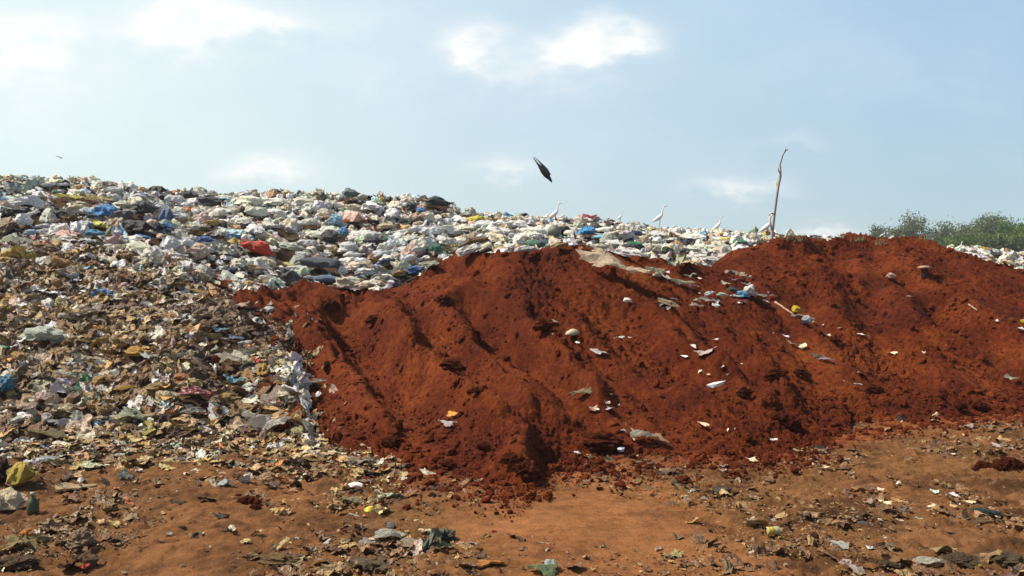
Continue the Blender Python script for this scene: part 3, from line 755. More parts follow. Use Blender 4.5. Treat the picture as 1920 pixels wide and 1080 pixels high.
# ------------------------------------------------------------------ single things
LIB = {}
def lib_mesh(key, shape, matkey, sm=False):
    if key not in LIB:
        v, f = shape(); me = mesh_from(key.split('|')[0], v, np.asarray(f).reshape(-1), 3, sm); me.materials.append(MAT[matkey]); LIB[key] = me
    return LIB[key]
KIND = {   # kind: shape family, material, variants
 'bag': (lambda s: bag_shape(400 + s, 3), 'bag', 14), 'sack': (lambda s: bag_shape(440 + s, 4, False, .6, .8, .6), 'bag', 4),
 'sheet': (lambda s: sheet_shape(460 + s, 17, .9), 'film', 14), 'rag': (lambda s: sheet_shape(500 + s, 26, 2.4, .4, .3) if s % 2 else bag_shape(500 + s, 4, False, .5, .7, 2.0), 'cloth', 8),
 'paper': (lambda s: sheet_shape(530 + s, 12, .5, .7), 'card', 6), 'wrapper': (lambda s: sheet_shape(550 + s, 14, .6, .6), 'print', 6),
 'card': (lambda s: board(570 + s), 'card', 6), 'foam': (lambda s: bag_shape(590 + s, 1, False, .6, .8, 1.4), 'clean', 4),
 'ball': (lambda s: bag_shape(600 + s, 3, False, .95, .95, .25), 'clean', 2), 'clod': (lambda s: bag_shape(620 + s, 4, False, .75, .9, 1.25), 'soil', 8),
}
def put(kind, name, pos, nrm, w_, d_, h_, colr, ang=0.0, seed=0, sink=.12, lean=.5):
    fam, mk, nv = KIND[kind]; v = seed % nv
    me = lib_mesh(f'{kind}_shape|{v}', lambda: fam(v), mk, kind in ('sack', 'ball'))
    if kind == 'clod' and 'col' not in me.color_attributes: set_col(me, np.zeros((len(me.vertices), 4)))
    o = bpy.data.objects.new(name, me); col.objects.link(o)
    n_ = Vector(nrm) * lean + Vector((0, 0, 1)) * (1 - lean); n_.normalize()
    e1 = Vector((1, 0, 0)) - n_ * n_.x; e1.normalize(); e2 = n_.cross(e1)
    s2 = abs((e2.z * ca + e2.y * sa)) + .08
    a_, b_ = math.cos(ang), math.sin(ang) / max(s2, .25)
    x_ = (e1 * a_ + e2 * b_).normalized(); y_ = n_.cross(x_)
    m3 = Matrix((x_ * w_, y_ * d_, n_ * h_)).transposed()
    o.matrix_world = Matrix.Translation(Vector(pos) - n_ * sink * h_) @ m3.to_4x4()
    cc_ = np.array(colr, float)
    if kind in ('sheet', 'paper', 'bag') and cc_.mean() > .4: cc_ = np.minimum(cc_ * 1.28, .88)
    o.color = tuple(cc_) + (1,)
    return o
def CC(c_): return COLS[c_] if isinstance(c_, str) else c_
MARKS = []   # landmarks used in labels: (px, py, phrase)
def item(kind, name, px, py, wpx, hpx, colr, label, cat, ang=0, seed=0, group=None, which='GAB', sink=.15, mark=None, hh=None, lean=.5, dmax=1.5):
    q = pick(px, py + hpx * .35, which)
    if q is None: return None
    p, n_ = q; dep = p[1]; onheap = abs(n_[2]) < .999
    if onheap: p = p + np.array([0, -.35, .65]) * (.05 if dep < 15 else .14); wpx *= 1.12; hpx *= 1.15
    w_ = wpx / F * dep
    s2 = .3 if abs(n_[2]) > .99 else .6
    h_ = (hh if hh is not None else hpx * .6) / F * dep
    d_ = min(max((hpx * .55) / F * dep / s2, .35 * w_), dmax * w_)
    if kind == 'clod': d_ = .7 * w_; h_ = max(h_, .42 * w_)
    o = put(kind, name, p, n_, w_ * 1.08, d_, h_, CC(colr), R(ang), seed, sink, lean)
    tag(o, label, cat, group)
    if mark: MARKS.append((px, py, mark))
    return o
g1 = 'scraps lying on the red soil'
I = item
# on the upper garbage field
I('bag', 'plastic_bag', 482, 466, 54, 36, (.80, .07, .02), 'bright orange-red plastic bag lying in the pale garbage field', 'bag', seed=1, mark='the orange-red bag', sink=.02)
I('sack', 'stuffed_sack', 605, 500, 66, 28, (.10, .12, .155), 'smooth dark blue-grey stuffed sack above the dip in the soil', 'sack', seed=1, mark='the dark blue-grey sack', sink=.05)
I('sack', 'stuffed_sack', 612, 523, 52, 20, (.16, .26, .38), 'smaller steel-blue sack squashed below the dark blue-grey one', 'sack', seed=2)
I('bag', 'plastic_bag', 203, 403, 46, 34, (.05, .28, .62), 'large crumpled bright blue bag on the upper left of the heap', 'bag', seed=2, mark='the large blue bag', sink=.02)
I('bag', 'plastic_bag', 178, 438, 38, 18, (.10, .38, .62), 'flat light blue bag below the large crumpled blue one', 'bag', seed=3)
I('bag', 'plastic_bag', 264, 447, 38, 17, (.06, .26, .60), 'small blue bag pair right of the light blue one', 'bag', seed=4)
I('bag', 'plastic_bag', 384, 450, 32, 20, (.10, .18, .48), 'deep blue bag under the yellow patch in the garbage', 'bag', seed=5)
I('bag', 'plastic_bag', 312, 412, 24, 40, (.10, .17, .33), 'upright slate-blue bag right of the black patch', 'bag', seed=6, sink=0)
I('bag', 'plastic_bag', 645, 441, 20, 26, (.13, .33, .60), 'narrow sky-blue bag beside a dark one in mid heap', 'bag', seed=7, sink=0)
I('bag', 'plastic_bag', 776, 507, 30, 24, (.07, .16, .42), 'navy blue bag right above the edge of the red soil', 'bag', seed=8)
I('bag', 'plastic_bag', 817, 471, 26, 22, (.05, .21, .14), 'small dark green bag on the edge of the red soil', 'bag', seed=9)
I('bag', 'plastic_bag', 1101, 440, 30, 22, (.04, .33, .68), 'bright azure bag on the skyline above the red mound', 'bag', seed=10, mark='the azure bag', sink=0)
I('bag', 'plastic_bag', 1127, 451, 30, 12, (.22, .50, .72), 'pale blue bag just right of the azure one', 'bag', seed=11)
I('sheet', 'plastic_sheet', 1104, 411, 32, 16, (.62, .12, .18), 'pink and crimson sheet bunched on the skyline', 'plastic sheet', seed=1, sink=0)
I('bag', 'plastic_bag', 1190, 464, 26, 12, (.03, .32, .12), 'vivid green bag low on the garbage behind the mound', 'bag', seed=12)
I('bag', 'plastic_bag', 1176, 471, 20, 9, (.70, .40, .08), 'small orange-yellow bag left of the vivid green one', 'bag', seed=13)
I('bag', 'plastic_bag', 892, 415, 32, 20, (.62, .56, .08), 'yellow bag at the step down in the skyline', 'bag', seed=0, mark='the yellow skyline bag')
I('bag', 'plastic_bag', 1225, 424, 18, 9, (.58, .66, .06), 'tiny lime yellow bag near the tall egret', 'bag', seed=1)
I('sheet', 'plastic_sheet', 180, 376, 60, 18, (.62, .52, .24), 'long straw-yellow sheet under the left skyline', 'plastic sheet', seed=2)
I('sheet', 'plastic_sheet', 48, 354, 40, 48, (.26, .36, .36), 'grey-teal sheet hanging over the left skyline', 'plastic sheet', seed=3, sink=0, hh=30)
I('sheet', 'plastic_sheet', 130, 374, 46, 14, (.62, .56, .12), 'sulphur yellow strip of sheet left of the straw-yellow one', 'plastic sheet', seed=4)
I('bag', 'plastic_bag', 536, 498, 40, 14, (.70, .60, .20), 'yellow bag lying left of the dark blue-grey sack', 'bag', seed=2)
I('sheet', 'plastic_sheet', 650, 420, 20, 12, (.70, .22, .05), 'small orange scrap in the middle of the pale bags', 'plastic sheet', seed=5)
I('bag', 'plastic_bag', 820, 383, 46, 26, (.035, .055, .05), 'black-green bag on the corner of the skyline', 'bag', seed=3, mark='the black corner bag', sink=0)
I('bag', 'plastic_bag', 656, 368, 30, 26, (.18, .22, .22), 'slate grey bag standing on the skyline', 'bag', seed=4, sink=0)
I('bag', 'plastic_bag', 400, 356, 44, 16, (.08, .12, .24), 'dark navy bag on the skyline left of the centre', 'bag', seed=5, sink=0)
I('bag', 'plastic_bag', 296, 362, 30, 20, (.03, .032, .036), 'black bag on the skyline above the black patch', 'bag', seed=6, sink=0)
for i, (x, y, w_, h_) in enumerate([(100, 398, 66, 26), (150, 410, 50, 18), (272, 396, 44, 34), (255, 425, 56, 30), (290, 425, 40, 26), (392, 385, 50, 30), (350, 372, 40, 20), (620, 450, 34, 36), (700, 458, 40, 20), (785, 460, 40, 14), (1175, 452, 26, 20)]):
    I('bag', 'plastic_bag', x, y, w_, h_, (.035 + .012 * (i % 3), .037 + .012 * (i % 3), .044 + .012 * (i % 3)), 'big black or charcoal rubbish bag in the upper garbage field', 'bag', seed=i + 3, group='black bags on the garbage heap', sink=.05)
I('card', 'plank', 540, 452, 62, 10, (.045, .05, .022), 'dark olive plank slanting above the red-orange bag', 'plank', ang=-14, seed=1, hh=5, lean=.3)
I('card', 'cardboard_box', 68, 440, 24, 13, (.34, .15, .08), 'small reddish cardboard box on the upper left slope', 'box', seed=2, hh=13)
I('card', 'cardboard_box', 1094, 461, 16, 20, (.42, .15, .07), 'orange-brown carton standing under the azure bag', 'box', seed=3, hh=20, lean=0)
I('sheet', 'plastic_sheet', 25, 448, 60, 34, (.60, .66, .55), 'large pale green-white sheet at the left edge', 'plastic sheet', seed=6)
I('sheet', 'plastic_sheet', 405, 525, 60, 26, (.50, .17, .08), 'rusty red and orange crumpled sheet at the shoulder of the slope', 'plastic sheet', seed=7)
I('wrapper', 'wrapper', 275, 546, 30, 14, (.70, .25, .05), 'orange and green printed wrapper in the brown garbage', 'wrapper', seed=1)
I('bag', 'plastic_bag', 545, 468, 60, 24, (.50, .56, .45), 'pale green translucent bag right of the orange-red one', 'bag', seed=7)
I('bag', 'plastic_bag', 650, 530, 50, 36, (.55, .50, .38), 'round wrinkled cream bag at the dip in the soil', 'bag', seed=8)
I('sheet', 'plastic_sheet', 660, 542, 46, 10, (.65, .58, .60), 'pale lilac sheet lying along the soil edge', 'plastic sheet', seed=8)
I('rag', 'rag', 1276, 485, 40, 48, (.56, .56, .40), 'pale yellow-green tattered cloth hanging over the back of the soil', 'rag', seed=1, sink=0, hh=24)
I('rag', 'rag', 1250, 478, 22, 26, (.10, .14, .11), 'dark green crumpled cloth left of the tattered pale one', 'rag', seed=2)
# on the lower soiled slope
I('bag', 'plastic_bag', 78, 628, 74, 38, (.42, .47, .38), 'big translucent grey-green bag low on the left slope', 'bag', seed=9, mark='the big grey-green bag', sink=.05)
I('bag', 'plastic_bag', 10, 722, 30, 44, (.10, .30, .44), 'blue bag cut off by the left edge of the photo', 'bag', seed=10, sink=0)
I('sheet', 'plastic_sheet', 435, 672, 62, 46, (.66, .62, .50), 'large white crumpled sheet beside the red soil edge', 'plastic sheet', seed=9, mark='the large white sheet', sink=.0)
I('sheet', 'plastic_sheet', 505, 790, 90, 48, (.66, .62, .54), 'broad cream-white crumpled sheet at the foot of the soil', 'plastic sheet', seed=10, mark='the broad cream sheet', sink=.0)
I('sheet', 'plastic_sheet', 440, 712, 36, 20, (.28, .58, .66), 'small turquoise sheet under the large white one', 'plastic sheet', seed=11)
I('sheet', 'plastic_sheet', 412, 620, 26, 14, (.34, .56, .76), 'sky-blue scrap above the large white sheet', 'plastic sheet', seed=12)
I('sheet', 'plastic_sheet', 442, 636, 30, 12, (.32, .46, .72), 'cornflower blue scrap below the sky-blue one', 'plastic sheet', seed=13)
I('bag', 'plastic_bag', 258, 660, 44, 26, (.62, .36, .05), 'amber yellow bag in the soiled garbage', 'bag', seed=11, mark='the amber bag')
I('bag', 'plastic_bag', 185, 630, 20, 16, (.14, .22, .42), 'small dusty blue bag left of the amber one', 'bag', seed=12)
I('wrapper', 'wrapper', 198, 753, 22, 14, (.70, .34, .04), 'small orange wrapper low on the slope', 'wrapper', seed=2)
I('sheet', 'plastic_sheet', 157, 782, 40, 26, (.62, .62, .48), 'whitish green sheet near the foot of the slope', 'plastic sheet', seed=0, mark='the whitish green sheet')
I('sheet', 'plastic_sheet', 250, 778, 60, 30, (.58, .60, .42), 'pale olive-white sheet folded near the foot of the slope', 'plastic sheet', seed=1)
I('sheet', 'plastic_sheet', 362, 770, 46, 22, (.46, .45, .40), 'grey crumpled sheet low on the slope', 'plastic sheet', seed=2)
I('sheet', 'plastic_sheet', 120, 745, 50, 44, (.52, .40, .30), 'pinkish beige wrinkled sheet on the lower left slope', 'plastic sheet', seed=3)
I('sheet', 'plastic_sheet', 85, 812, 80, 26, (.34, .27, .12), 'ochre soiled sheet at the foot of the left slope', 'plastic sheet', seed=4)
I('bag', 'plastic_bag', 90, 785, 18, 22, (.60, .56, .52), 'small white bag above the ochre sheet', 'bag', seed=13)
I('sheet', 'plastic_sheet', 235, 730, 46, 16, (.62, .44, .14), 'mustard sheet on the lower slope', 'plastic sheet', seed=5)
I('wrapper', 'wrapper', 372, 738, 66, 24, (.40, .05, .07), 'dark red wrapper heap under the turquoise sheet', 'wrapper', seed=3)
# edge of soil
I('bag', 'plastic_bag', 505, 582, 22, 15, (.72, .72, .68), 'small white bag at the left end of the soil', 'bag', seed=0, mark='the small white bag')
I('sheet', 'plastic_sheet', 541, 630, 9, 26, (.74, .74, .72), 'upright white strip at the edge of the soil', 'plastic sheet', seed=1, hh=24, sink=0)
I('wrapper', 'wrapper', 557, 673, 36, 20, (.62, .07, .03), 'red and white wrapper at the left edge of the soil', 'wrapper', seed=4, mark='the red and white wrapper', sink=0)
I('sheet', 'plastic_sheet', 597, 717, 28, 11, (.66, .66, .56), 'greenish white scrap on the left edge of the soil', 'plastic sheet', seed=2)
I('paper', 'paper_scrap', 594, 743, 18, 12, (.74, .68, .66), 'white paper scrap below the greenish white one', 'paper', ang=35, seed=0)
I('card', 'cardboard_piece', 515, 765, 46, 12, (.55, .36, .16), 'orange-tan cardboard strip above the broad cream sheet', 'cardboard', seed=0, hh=6)
# on the red heaps
I('sheet', 'plastic_sheet', 1147, 503, 126, 46, (.60, .49, .35), 'long beige sheet stretched out near the top of the red mound', 'plastic sheet', ang=-11, seed=7, mark='the long beige sheet', hh=30, sink=-.3, which='A', lean=.95, dmax=.45)
I('sheet', 'plastic_sheet', 1228, 508, 34, 24, (.55, .53, .36), 'cream-green sheet at the right end of the long beige one', 'plastic sheet', seed=8, which='A')
I('sheet', 'plastic_sheet', 1245, 521, 30, 14, (.62, .60, .50), 'white-cream scrap in the string right of the long sheet', 'plastic sheet', ang=-20, seed=9, which='A')
I('sheet', 'plastic_sheet', 1276, 530, 46, 12, (.56, .54, .34), 'pale yellow-green scrap trailing down the soil', 'plastic sheet', seed=10, which='A')
I('sheet', 'plastic_sheet', 1290, 520, 18, 9, (.60, .52, .42), 'small cream scrap beside the trailing yellow-green one', 'plastic sheet', ang=20, seed=11, which='A')
I('rag', 'rag', 1378, 515, 42, 16, (.54, .44, .33), 'beige knotted cloth between the two red mounds', 'rag', ang=-12, seed=3)
I('bag', 'plastic_bag', 1404, 545, 24, 30, (.70, .70, .66), 'white plastic bag in the blue and white cluster', 'bag', seed=1, mark='the blue and white cluster')
I('bag', 'plastic_bag', 1392, 553, 22, 18, (.14, .42, .66), 'sky-blue bag pressed against the white bag on the soil', 'bag', seed=2)
I('sheet', 'plastic_sheet', 1385, 566, 28, 10, (.55, .10, .12), 'crimson scrap under the sky-blue bag', 'plastic sheet', seed=12)
I('sheet', 'plastic_sheet', 1425, 556, 22, 10, (.62, .60, .56), 'white scrap right of the blue and white cluster', 'plastic sheet', seed=13)
I('bag', 'plastic_bag', 1372, 545, 20, 14, (.08, .10, .07), 'dark green scrap left of the sky-blue bag', 'bag', seed=3)
I('sheet', 'plastic_sheet', 1330, 564, 38, 13, (.60, .56, .50), 'whitish crumpled sheet left of the blue and white cluster', 'plastic sheet', seed=0)
I('sheet', 'plastic_sheet', 1305, 575, 26, 9, (.66, .60, .54), 'small white sheet below the whitish crumpled one', 'plastic sheet', seed=1)
I('rag', 'rag', 1250, 570, 44, 15, (.44, .35, .22), 'tan tangled cloth below the long beige sheet', 'rag', ang=-15, seed=4)
I('foam', 'foam_cup', 1177, 567, 15, 11, (.68, .62, .50), 'small pale crushed cup under the long beige sheet', 'cup', seed=0, sink=.02)
I('ball', 'pale_stone', 1073, 627, 22, 17, (.52, .44, .30), 'round pale stone on the near mound', 'stone', seed=0, sink=.05, mark='the round pale stone')
I('sheet', 'plastic_sheet', 1038, 606, 17, 8, (.62, .52, .42), 'small pinkish scrap up left of the round stone', 'plastic sheet', ang=-20, seed=2)
I('sheet', 'plastic_sheet', 1125, 664, 42, 13, (.78, .76, .70), 'twisted white strip lying aslant below the round stone', 'plastic sheet', ang=-32, seed=3, mark='the twisted white strip', dmax=.5, sink=0)
I('paper', 'paper_scrap', 1160, 637, 18, 7, (.66, .62, .54), 'tiny white paper right of the round stone', 'paper', seed=1)
I('paper', 'paper_scrap', 1181, 637, 8, 4, (.66, .60, .52), 'tiniest white speck of paper right of the tiny white paper', 'paper', seed=2)
I('wrapper', 'wrapper', 1322, 662, 38, 15, (.60, .50, .48), 'pink and white wrapper in the middle of the soil slope', 'wrapper', seed=5, mark='the pink and white wrapper')
I('paper', 'paper_scrap', 1299, 652, 17, 7, (.70, .62, .54), 'slim white scrap just up left of the pink and white wrapper', 'paper', ang=-30, seed=3)
I('foam', 'foam_block', 1340, 727, 32, 14, (.84, .84, .82), 'bright white foam wedge on the soil slope', 'foam block', seed=1, sink=.0, mark='the white foam wedge')
I('sheet', 'plastic_sheet', 1090, 739, 44, 20, (.52, .42, .24), 'crumpled beige-olive sheet in mid soil slope', 'plastic sheet', seed=4, mark='the crumpled beige-olive sheet', sink=0)
I('paper', 'paper_scrap', 1111, 768, 20, 13, (.52, .33, .24), 'pinkish tan paper below the crumpled beige-olive sheet', 'paper', seed=4)
I('paper', 'paper_scrap', 1143, 769, 14, 10, (.60, .58, .68), 'lilac white paper right of the pinkish tan one', 'paper', seed=5)
I('paper', 'paper_scrap', 1138, 758, 10, 8, (.62, .46, .34), 'peach scrap above the lilac white paper', 'paper', seed=0)
I('sheet', 'plastic_sheet', 1200, 818, 40, 24, (.60, .58, .46), 'cream and green-white sheet at the foot of the mound', 'plastic sheet', seed=5, sink=0, mark='the cream sheet at the foot')
I('sheet', 'plastic_sheet', 1232, 826, 50, 20, (.60, .36, .22), 'salmon sheet joined to the cream one at the foot', 'plastic sheet', ang=-18, seed=6, sink=0)
I('paper', 'paper_scrap', 1316, 799, 24, 8, (.56, .42, .32), 'slanting pale scrap on the lower soil slope', 'paper', ang=-30, seed=1)
I('paper', 'paper_scrap', 853, 779, 38, 12, (.68, .33, .08), 'pointed orange and white wrapper on the lower slope', 'wrapper', ang=-15, seed=2, mark='the orange and white wrapper', dmax=.6)
I('sheet', 'plastic_sheet', 840, 797, 42, 15, (.76, .74, .74), 'crumpled white sheet just below the orange and white wrapper', 'plastic sheet', ang=-15, seed=8, sink=0)
I('foam', 'foam_ball', 1162, 848, 12, 12, (.66, .68, .78), 'bluish white ball at the shaded toe of the mound', 'ball', seed=2, sink=0)
I('paper', 'paper_scrap', 1079, 853, 15, 6, (.74, .72, .70), 'white scrap on the ground at the toe left of the ball', 'paper', seed=3)
I('clod', 'soil_clod', 1132, 833, 66, 26, 'brown', 'largest slab-like red clod at the toe of the near mound', 'soil clod', seed=1, sink=.1, hh=26)
for i, (x, y, w_, h_) in enumerate([(1395, 735, 26, 24), (1455, 700, 40, 22), (1470, 782, 50, 30), (1485, 795, 34, 26), (985, 880, 50, 26), (960, 860, 40, 20), (840, 872, 30, 16), (735, 828, 34, 22), (1020, 612, 40, 14), (850, 690, 44, 12), (1835, 760, 30, 20), (1800, 762, 26, 16), (830, 562, 30, 14), (1640, 730, 30, 14),
                                     (905, 838, 26, 14), (890, 735, 22, 12), (700, 600, 30, 12), (1500, 700, 24, 12), (1565, 640, 22, 10), (620, 572, 36, 14)]):
    I('clod', 'soil_clod', x, y, w_, h_, 'brown', 'fist-sized or larger lump of red soil on the mound slopes', 'soil clod', seed=i, group='large lumps of red soil', hh=h_ * .8, sink=.3)
# rear mound
I('bag', 'plastic_bag', 1491, 583, 17, 18, (.80, .50, .03), 'golden yellow bag on a stick on the rear mound', 'bag', seed=4, sink=0, mark='the golden yellow bag')
I('sheet', 'plastic_sheet', 1497, 594, 22, 9, (.50, .48, .34), 'cream scrap right under the golden yellow bag', 'plastic sheet', seed=9)
I('bag', 'plastic_bag', 1512, 600, 20, 18, (.58, .62, .64), 'white and blue bag down right of the golden one', 'bag', seed=5)
I('bag', 'plastic_bag', 1508, 607, 14, 9, (.05, .08, .16), 'navy scrap under the white and blue bag', 'bag', seed=6)
I('sheet', 'plastic_sheet', 1524, 606, 12, 8, (.60, .46, .38), 'pinkish scrap at the end of the golden bag string', 'plastic sheet', ang=-35, seed=10)
I('paper', 'paper_scrap', 1551, 631, 10, 6, (.66, .64, .52), 'tiny cream scrap down right of the golden bag string', 'paper', seed=4)
I('paper', 'paper_scrap', 1620, 632, 24, 6, (.62, .58, .60), 'slim lilac-white strip on the rear mound', 'paper', ang=-22, seed=5)
I('paper', 'paper_scrap', 1502, 651, 16, 13, (.70, .68, .48), 'small cream-white triangle of paper on the rear mound', 'paper', seed=0, sink=0, mark='the cream-white paper triangle')
I('sheet', 'plastic_sheet', 1482, 646, 18, 6, (.60, .44, .36), 'pinkish strip left of the cream-white triangle', 'plastic sheet', ang=-15, seed=11)
I('sheet', 'plastic_sheet', 1530, 669, 22, 10, (.20, .22, .20), 'grey-green strip right of the cream-white triangle', 'plastic sheet', ang=-20, seed=12)
I('sheet', 'plastic_sheet', 1548, 676, 30, 8, (.46, .42, .46), 'mauve-grey strip at the lower end of the string', 'plastic sheet', ang=-18, seed=13, dmax=.5)
I('paper', 'paper_scrap', 1671, 665, 16, 8, (.60, .52, .36), 'straw scrap in the middle of the rear mound', 'paper', ang=-20, seed=1)
I('paper', 'paper_scrap', 1731, 664, 7, 7, (.62, .48, .42), 'pink dot of paper on the rear mound', 'paper', seed=2)
I('sheet', 'plastic_sheet', 1895, 711, 28, 16, (.62, .60, .46), 'cream crumpled sheet near the right edge', 'plastic sheet', seed=0, sink=0, mark='the cream sheet near the right edge')
I('bag', 'plastic_bag', 1917, 605, 12, 10, (.78, .62, .03), 'lemon yellow scrap at the right edge', 'bag', seed=7)
I('paper', 'paper_scrap', 1911, 619, 14, 7, (.66, .62, .62), 'white scrap under the lemon yellow one', 'paper', seed=3)
I('paper', 'paper_scrap', 1866, 604, 7, 6, (.66, .52, .46), 'pale dot of paper left of the lemon yellow scrap', 'paper', seed=4)
I('bag', 'plastic_bag', 1668, 519, 16, 14, (.60, .40, .32), 'pinkish bag among lumps high on the rear mound', 'bag', seed=8)
I('paper', 'paper_scrap', 1706, 559, 16, 4, (.56, .40, .28), 'thin pale sliver under the capped stub', 'paper', seed=5)
I('paper', 'paper_scrap', 1752, 781, 20, 8, (.56, .46, .26), 'straw scrap at the toe of the rear mound', 'paper', ang=25, seed=0)
I('sheet', 'plastic_sheet', 1690, 787, 24, 13, (.16, .12, .10), 'grey-brown scrap at the toe of the rear mound', 'plastic sheet', seed=1)
# on the ground
gg = 'scraps on the bare ground'
GI = lambda *a, **k: item(*a, which='GAB', **k)
GI('card', 'cardboard_slab', 335, 857, 80, 24, (.36, .27, .13), 'flat greenish-tan slab lying at the foot of the garbage', 'cardboard', seed=4, hh=9, mark='the flat tan slab')
GI('sheet', 'plastic_sheet', 90, 861, 58, 18, (.58, .66, .74), 'pale blue crumpled sheet on the ground at the left', 'plastic sheet', seed=2, sink=0, mark='the pale blue sheet')
GI('rag', 'rag', 45, 1012, 70, 42, (.42, .33, .16), 'cream and brown tangled cloth at the lower left edge', 'rag', seed=5, mark='the tangled cloth at lower left')
GI('bag', 'plastic_bag', 50, 1005, 26, 26, (.66, .24, .03), 'orange bag on top of the tangled cloth at lower left', 'bag', seed=9, sink=-.3)
GI('rag', 'rag', 152, 1005, 46, 50, (.42, .30, .18), 'tan shredded heap of cloth, upper half of the tall pile', 'rag', seed=6, hh=34, mark='the tall shredded pile')
GI('rag', 'rag', 148, 1042, 62, 50, (.22, .13, .08), 'dark brown cloth under the tan shredded heap', 'rag', seed=7, hh=26)
GI('paper', 'paper_scrap', 157, 1064, 14, 12, (.55, .05, .05), 'red scrap under the dark brown cloth', 'paper', seed=1)
GI('rag', 'rag', 30, 1050, 80, 36, (.16, .10, .06), 'dark brown soiled cloth in the lower left corner', 'rag', seed=0)
GI('bag', 'plastic_bag', 420, 907, 22, 18, (.56, .66, .60), 'small mint-white bag on the bare ground', 'bag', seed=10, sink=0, mark='the small mint-white bag')
GI('clod', 'soil_clod', 466, 936, 44, 30, 'brown', 'broken red-brown lump on the ground near the mint-white bag', 'soil clod', seed=2)
GI('foam', 'foam_piece', 665, 909, 28, 13, (.84, .82, .78), 'bright white foam piece on the ground left of the spur', 'foam block', seed=3, sink=0, mark='the white foam piece')
GI('ball', 'lemon', 694, 956, 19, 16, (.62, .48, .03), 'yellow lemon lying on the ground', 'fruit', seed=1, sink=.0, mark='the lemon')
GI('sheet', 'plastic_sheet', 720, 958, 32, 11, (.46, .46, .22), 'olive-cream scrap right of the lemon', 'plastic sheet', seed=3)
GI('sheet', 'plastic_sheet', 655, 936, 40, 15, (.48, .44, .28), 'cream-olive scrap up left of the lemon', 'plastic sheet', seed=4)
GI('sheet', 'plastic_sheet', 725, 1002, 60, 30, (.58, .56, .46), 'white-cream sheet on the left of the foreground cluster', 'plastic sheet', seed=5, sink=0, mark='the foreground cluster')
GI('bag', 'plastic_bag', 772, 1018, 60, 24, (.42, .36, .27), 'grey-beige bag in the middle of the foreground cluster', 'bag', seed=11)
GI('rag', 'rag', 812, 1008, 50, 52, (.24, .27, .20), 'grey-green upright torn cloth in the foreground cluster', 'rag', seed=1, hh=38, sink=0)
GI('rag', 'rag', 838, 1002, 34, 30, (.20, .19, .14), 'dark grey cloth at the right of the foreground cluster', 'rag', seed=2, hh=22)
GI('sheet', 'plastic_sheet', 833, 1024, 46, 18, (.58, .46, .24), 'cream and yellow scrap low in the foreground cluster', 'plastic sheet', seed=6)
GI('sheet', 'plastic_sheet', 690, 1016, 34, 18, (.56, .50, .44), 'pinkish white scrap at the left end of the foreground cluster', 'plastic sheet', seed=7)
GI('rag', 'rag', 692, 1050, 80, 44, (.21, .15, .09), 'brown curled rag below the foreground cluster', 'rag', seed=3, hh=18)
GI('card', 'wood_piece', 916, 1054, 54, 14, (.42, .19, .05), 'smooth orange-brown flat piece of wood in the foreground', 'wood piece', seed=5, hh=9, ang=3)
GI('sheet', 'plastic_sheet', 1020, 1064, 60, 32, (.30, .40, .20), 'green and white wrapper sheet at the bottom edge', 'plastic sheet', seed=8, sink=0, mark='the green and white sheet')
GI('bag', 'plastic_bag', 1033, 1060, 24, 22, (.52, .62, .54), 'pale mint bag on the green sheet at the bottom edge', 'bag', seed=12, sink=-.1)
GI('rag', 'rag', 520, 1044, 80, 30, (.26, .17, .08), 'folded brown cloth near the bottom edge', 'rag', seed=4, hh=16, mark='the folded brown cloth')
GI('sheet', 'plastic_sheet', 578, 858, 66, 22, (.44, .28, .09), 'mustard-tan flat sheet below the soil edge', 'plastic sheet', seed=9, mark='the mustard-tan sheet')
GI('sheet', 'plastic_sheet', 560, 870, 60, 10, (.52, .50, .14), 'yellow-green strip under the mustard-tan sheet', 'plastic sheet', seed=10)
GI('rag', 'rag', 684, 862, 64, 28, (.46, .38, .28), 'greyish white draped cloth below the left end of the soil', 'rag', seed=5, hh=18, mark='the greyish white draped cloth')
GI('sheet', 'plastic_sheet', 618, 842, 50, 14, (.48, .42, .22), 'dull cream strip between the two sheets at the soil foot', 'plastic sheet', seed=11)
GI('sheet', 'plastic_sheet', 565, 824, 66, 20, (.58, .50, .36), 'cream crumpled sheet at the left foot of the soil', 'plastic sheet', ang=10, seed=12)
GI('paper', 'paper_scrap', 742, 874, 20, 8, (.60, .58, .52), 'thin white folded strip right of the draped cloth', 'paper', ang=-12, seed=2)
GI('paper', 'paper_scrap', 328, 824, 18, 8, (.72, .66, .50), 'slim white stick-like scrap above the tan slab', 'paper', ang=-25, seed=3)
GI('sheet', 'plastic_sheet', 1354, 918, 40, 15, (.22, .21, .19), 'grey crumpled scrap on the ground right of centre', 'plastic sheet', seed=13, sink=0, mark='the grey crumpled scrap')
GI('sheet', 'plastic_sheet', 1374, 922, 24, 10, (.26, .13, .06), 'rust-brown scrap right beside the grey crumpled one', 'plastic sheet', seed=0)
GI('sheet', 'plastic_sheet', 1289, 936, 20, 12, (.60, .46, .32), 'cream curled scrap left of the grey crumpled one', 'plastic sheet', seed=1)
GI('sheet', 'plastic_sheet', 1258, 944, 24, 9, (.46, .32, .20), 'tan curled leaf-like scrap beside the cream one', 'plastic sheet', seed=2)
GI('paper', 'paper_scrap', 1405, 861, 26, 11, (.60, .46, .30), 'cream scrap at the toe right of the salmon sheet', 'paper', seed=4, sink=0)
GI('sheet', 'plastic_sheet', 1536, 838, 30, 13, (.05, .08, .045), 'dark green scrap at the toe of the mounds', 'plastic sheet', seed=3, sink=0)
GI('paper', 'paper_scrap', 1551, 875, 26, 9, (.58, .46, .30), 'cream strip on the ground below the dark green scrap', 'paper', seed=5)
GI('paper', 'paper_scrap', 1448, 828, 15, 7, (.70, .66, .56), 'small white scrap at the toe left of the dark green one', 'paper', seed=0)
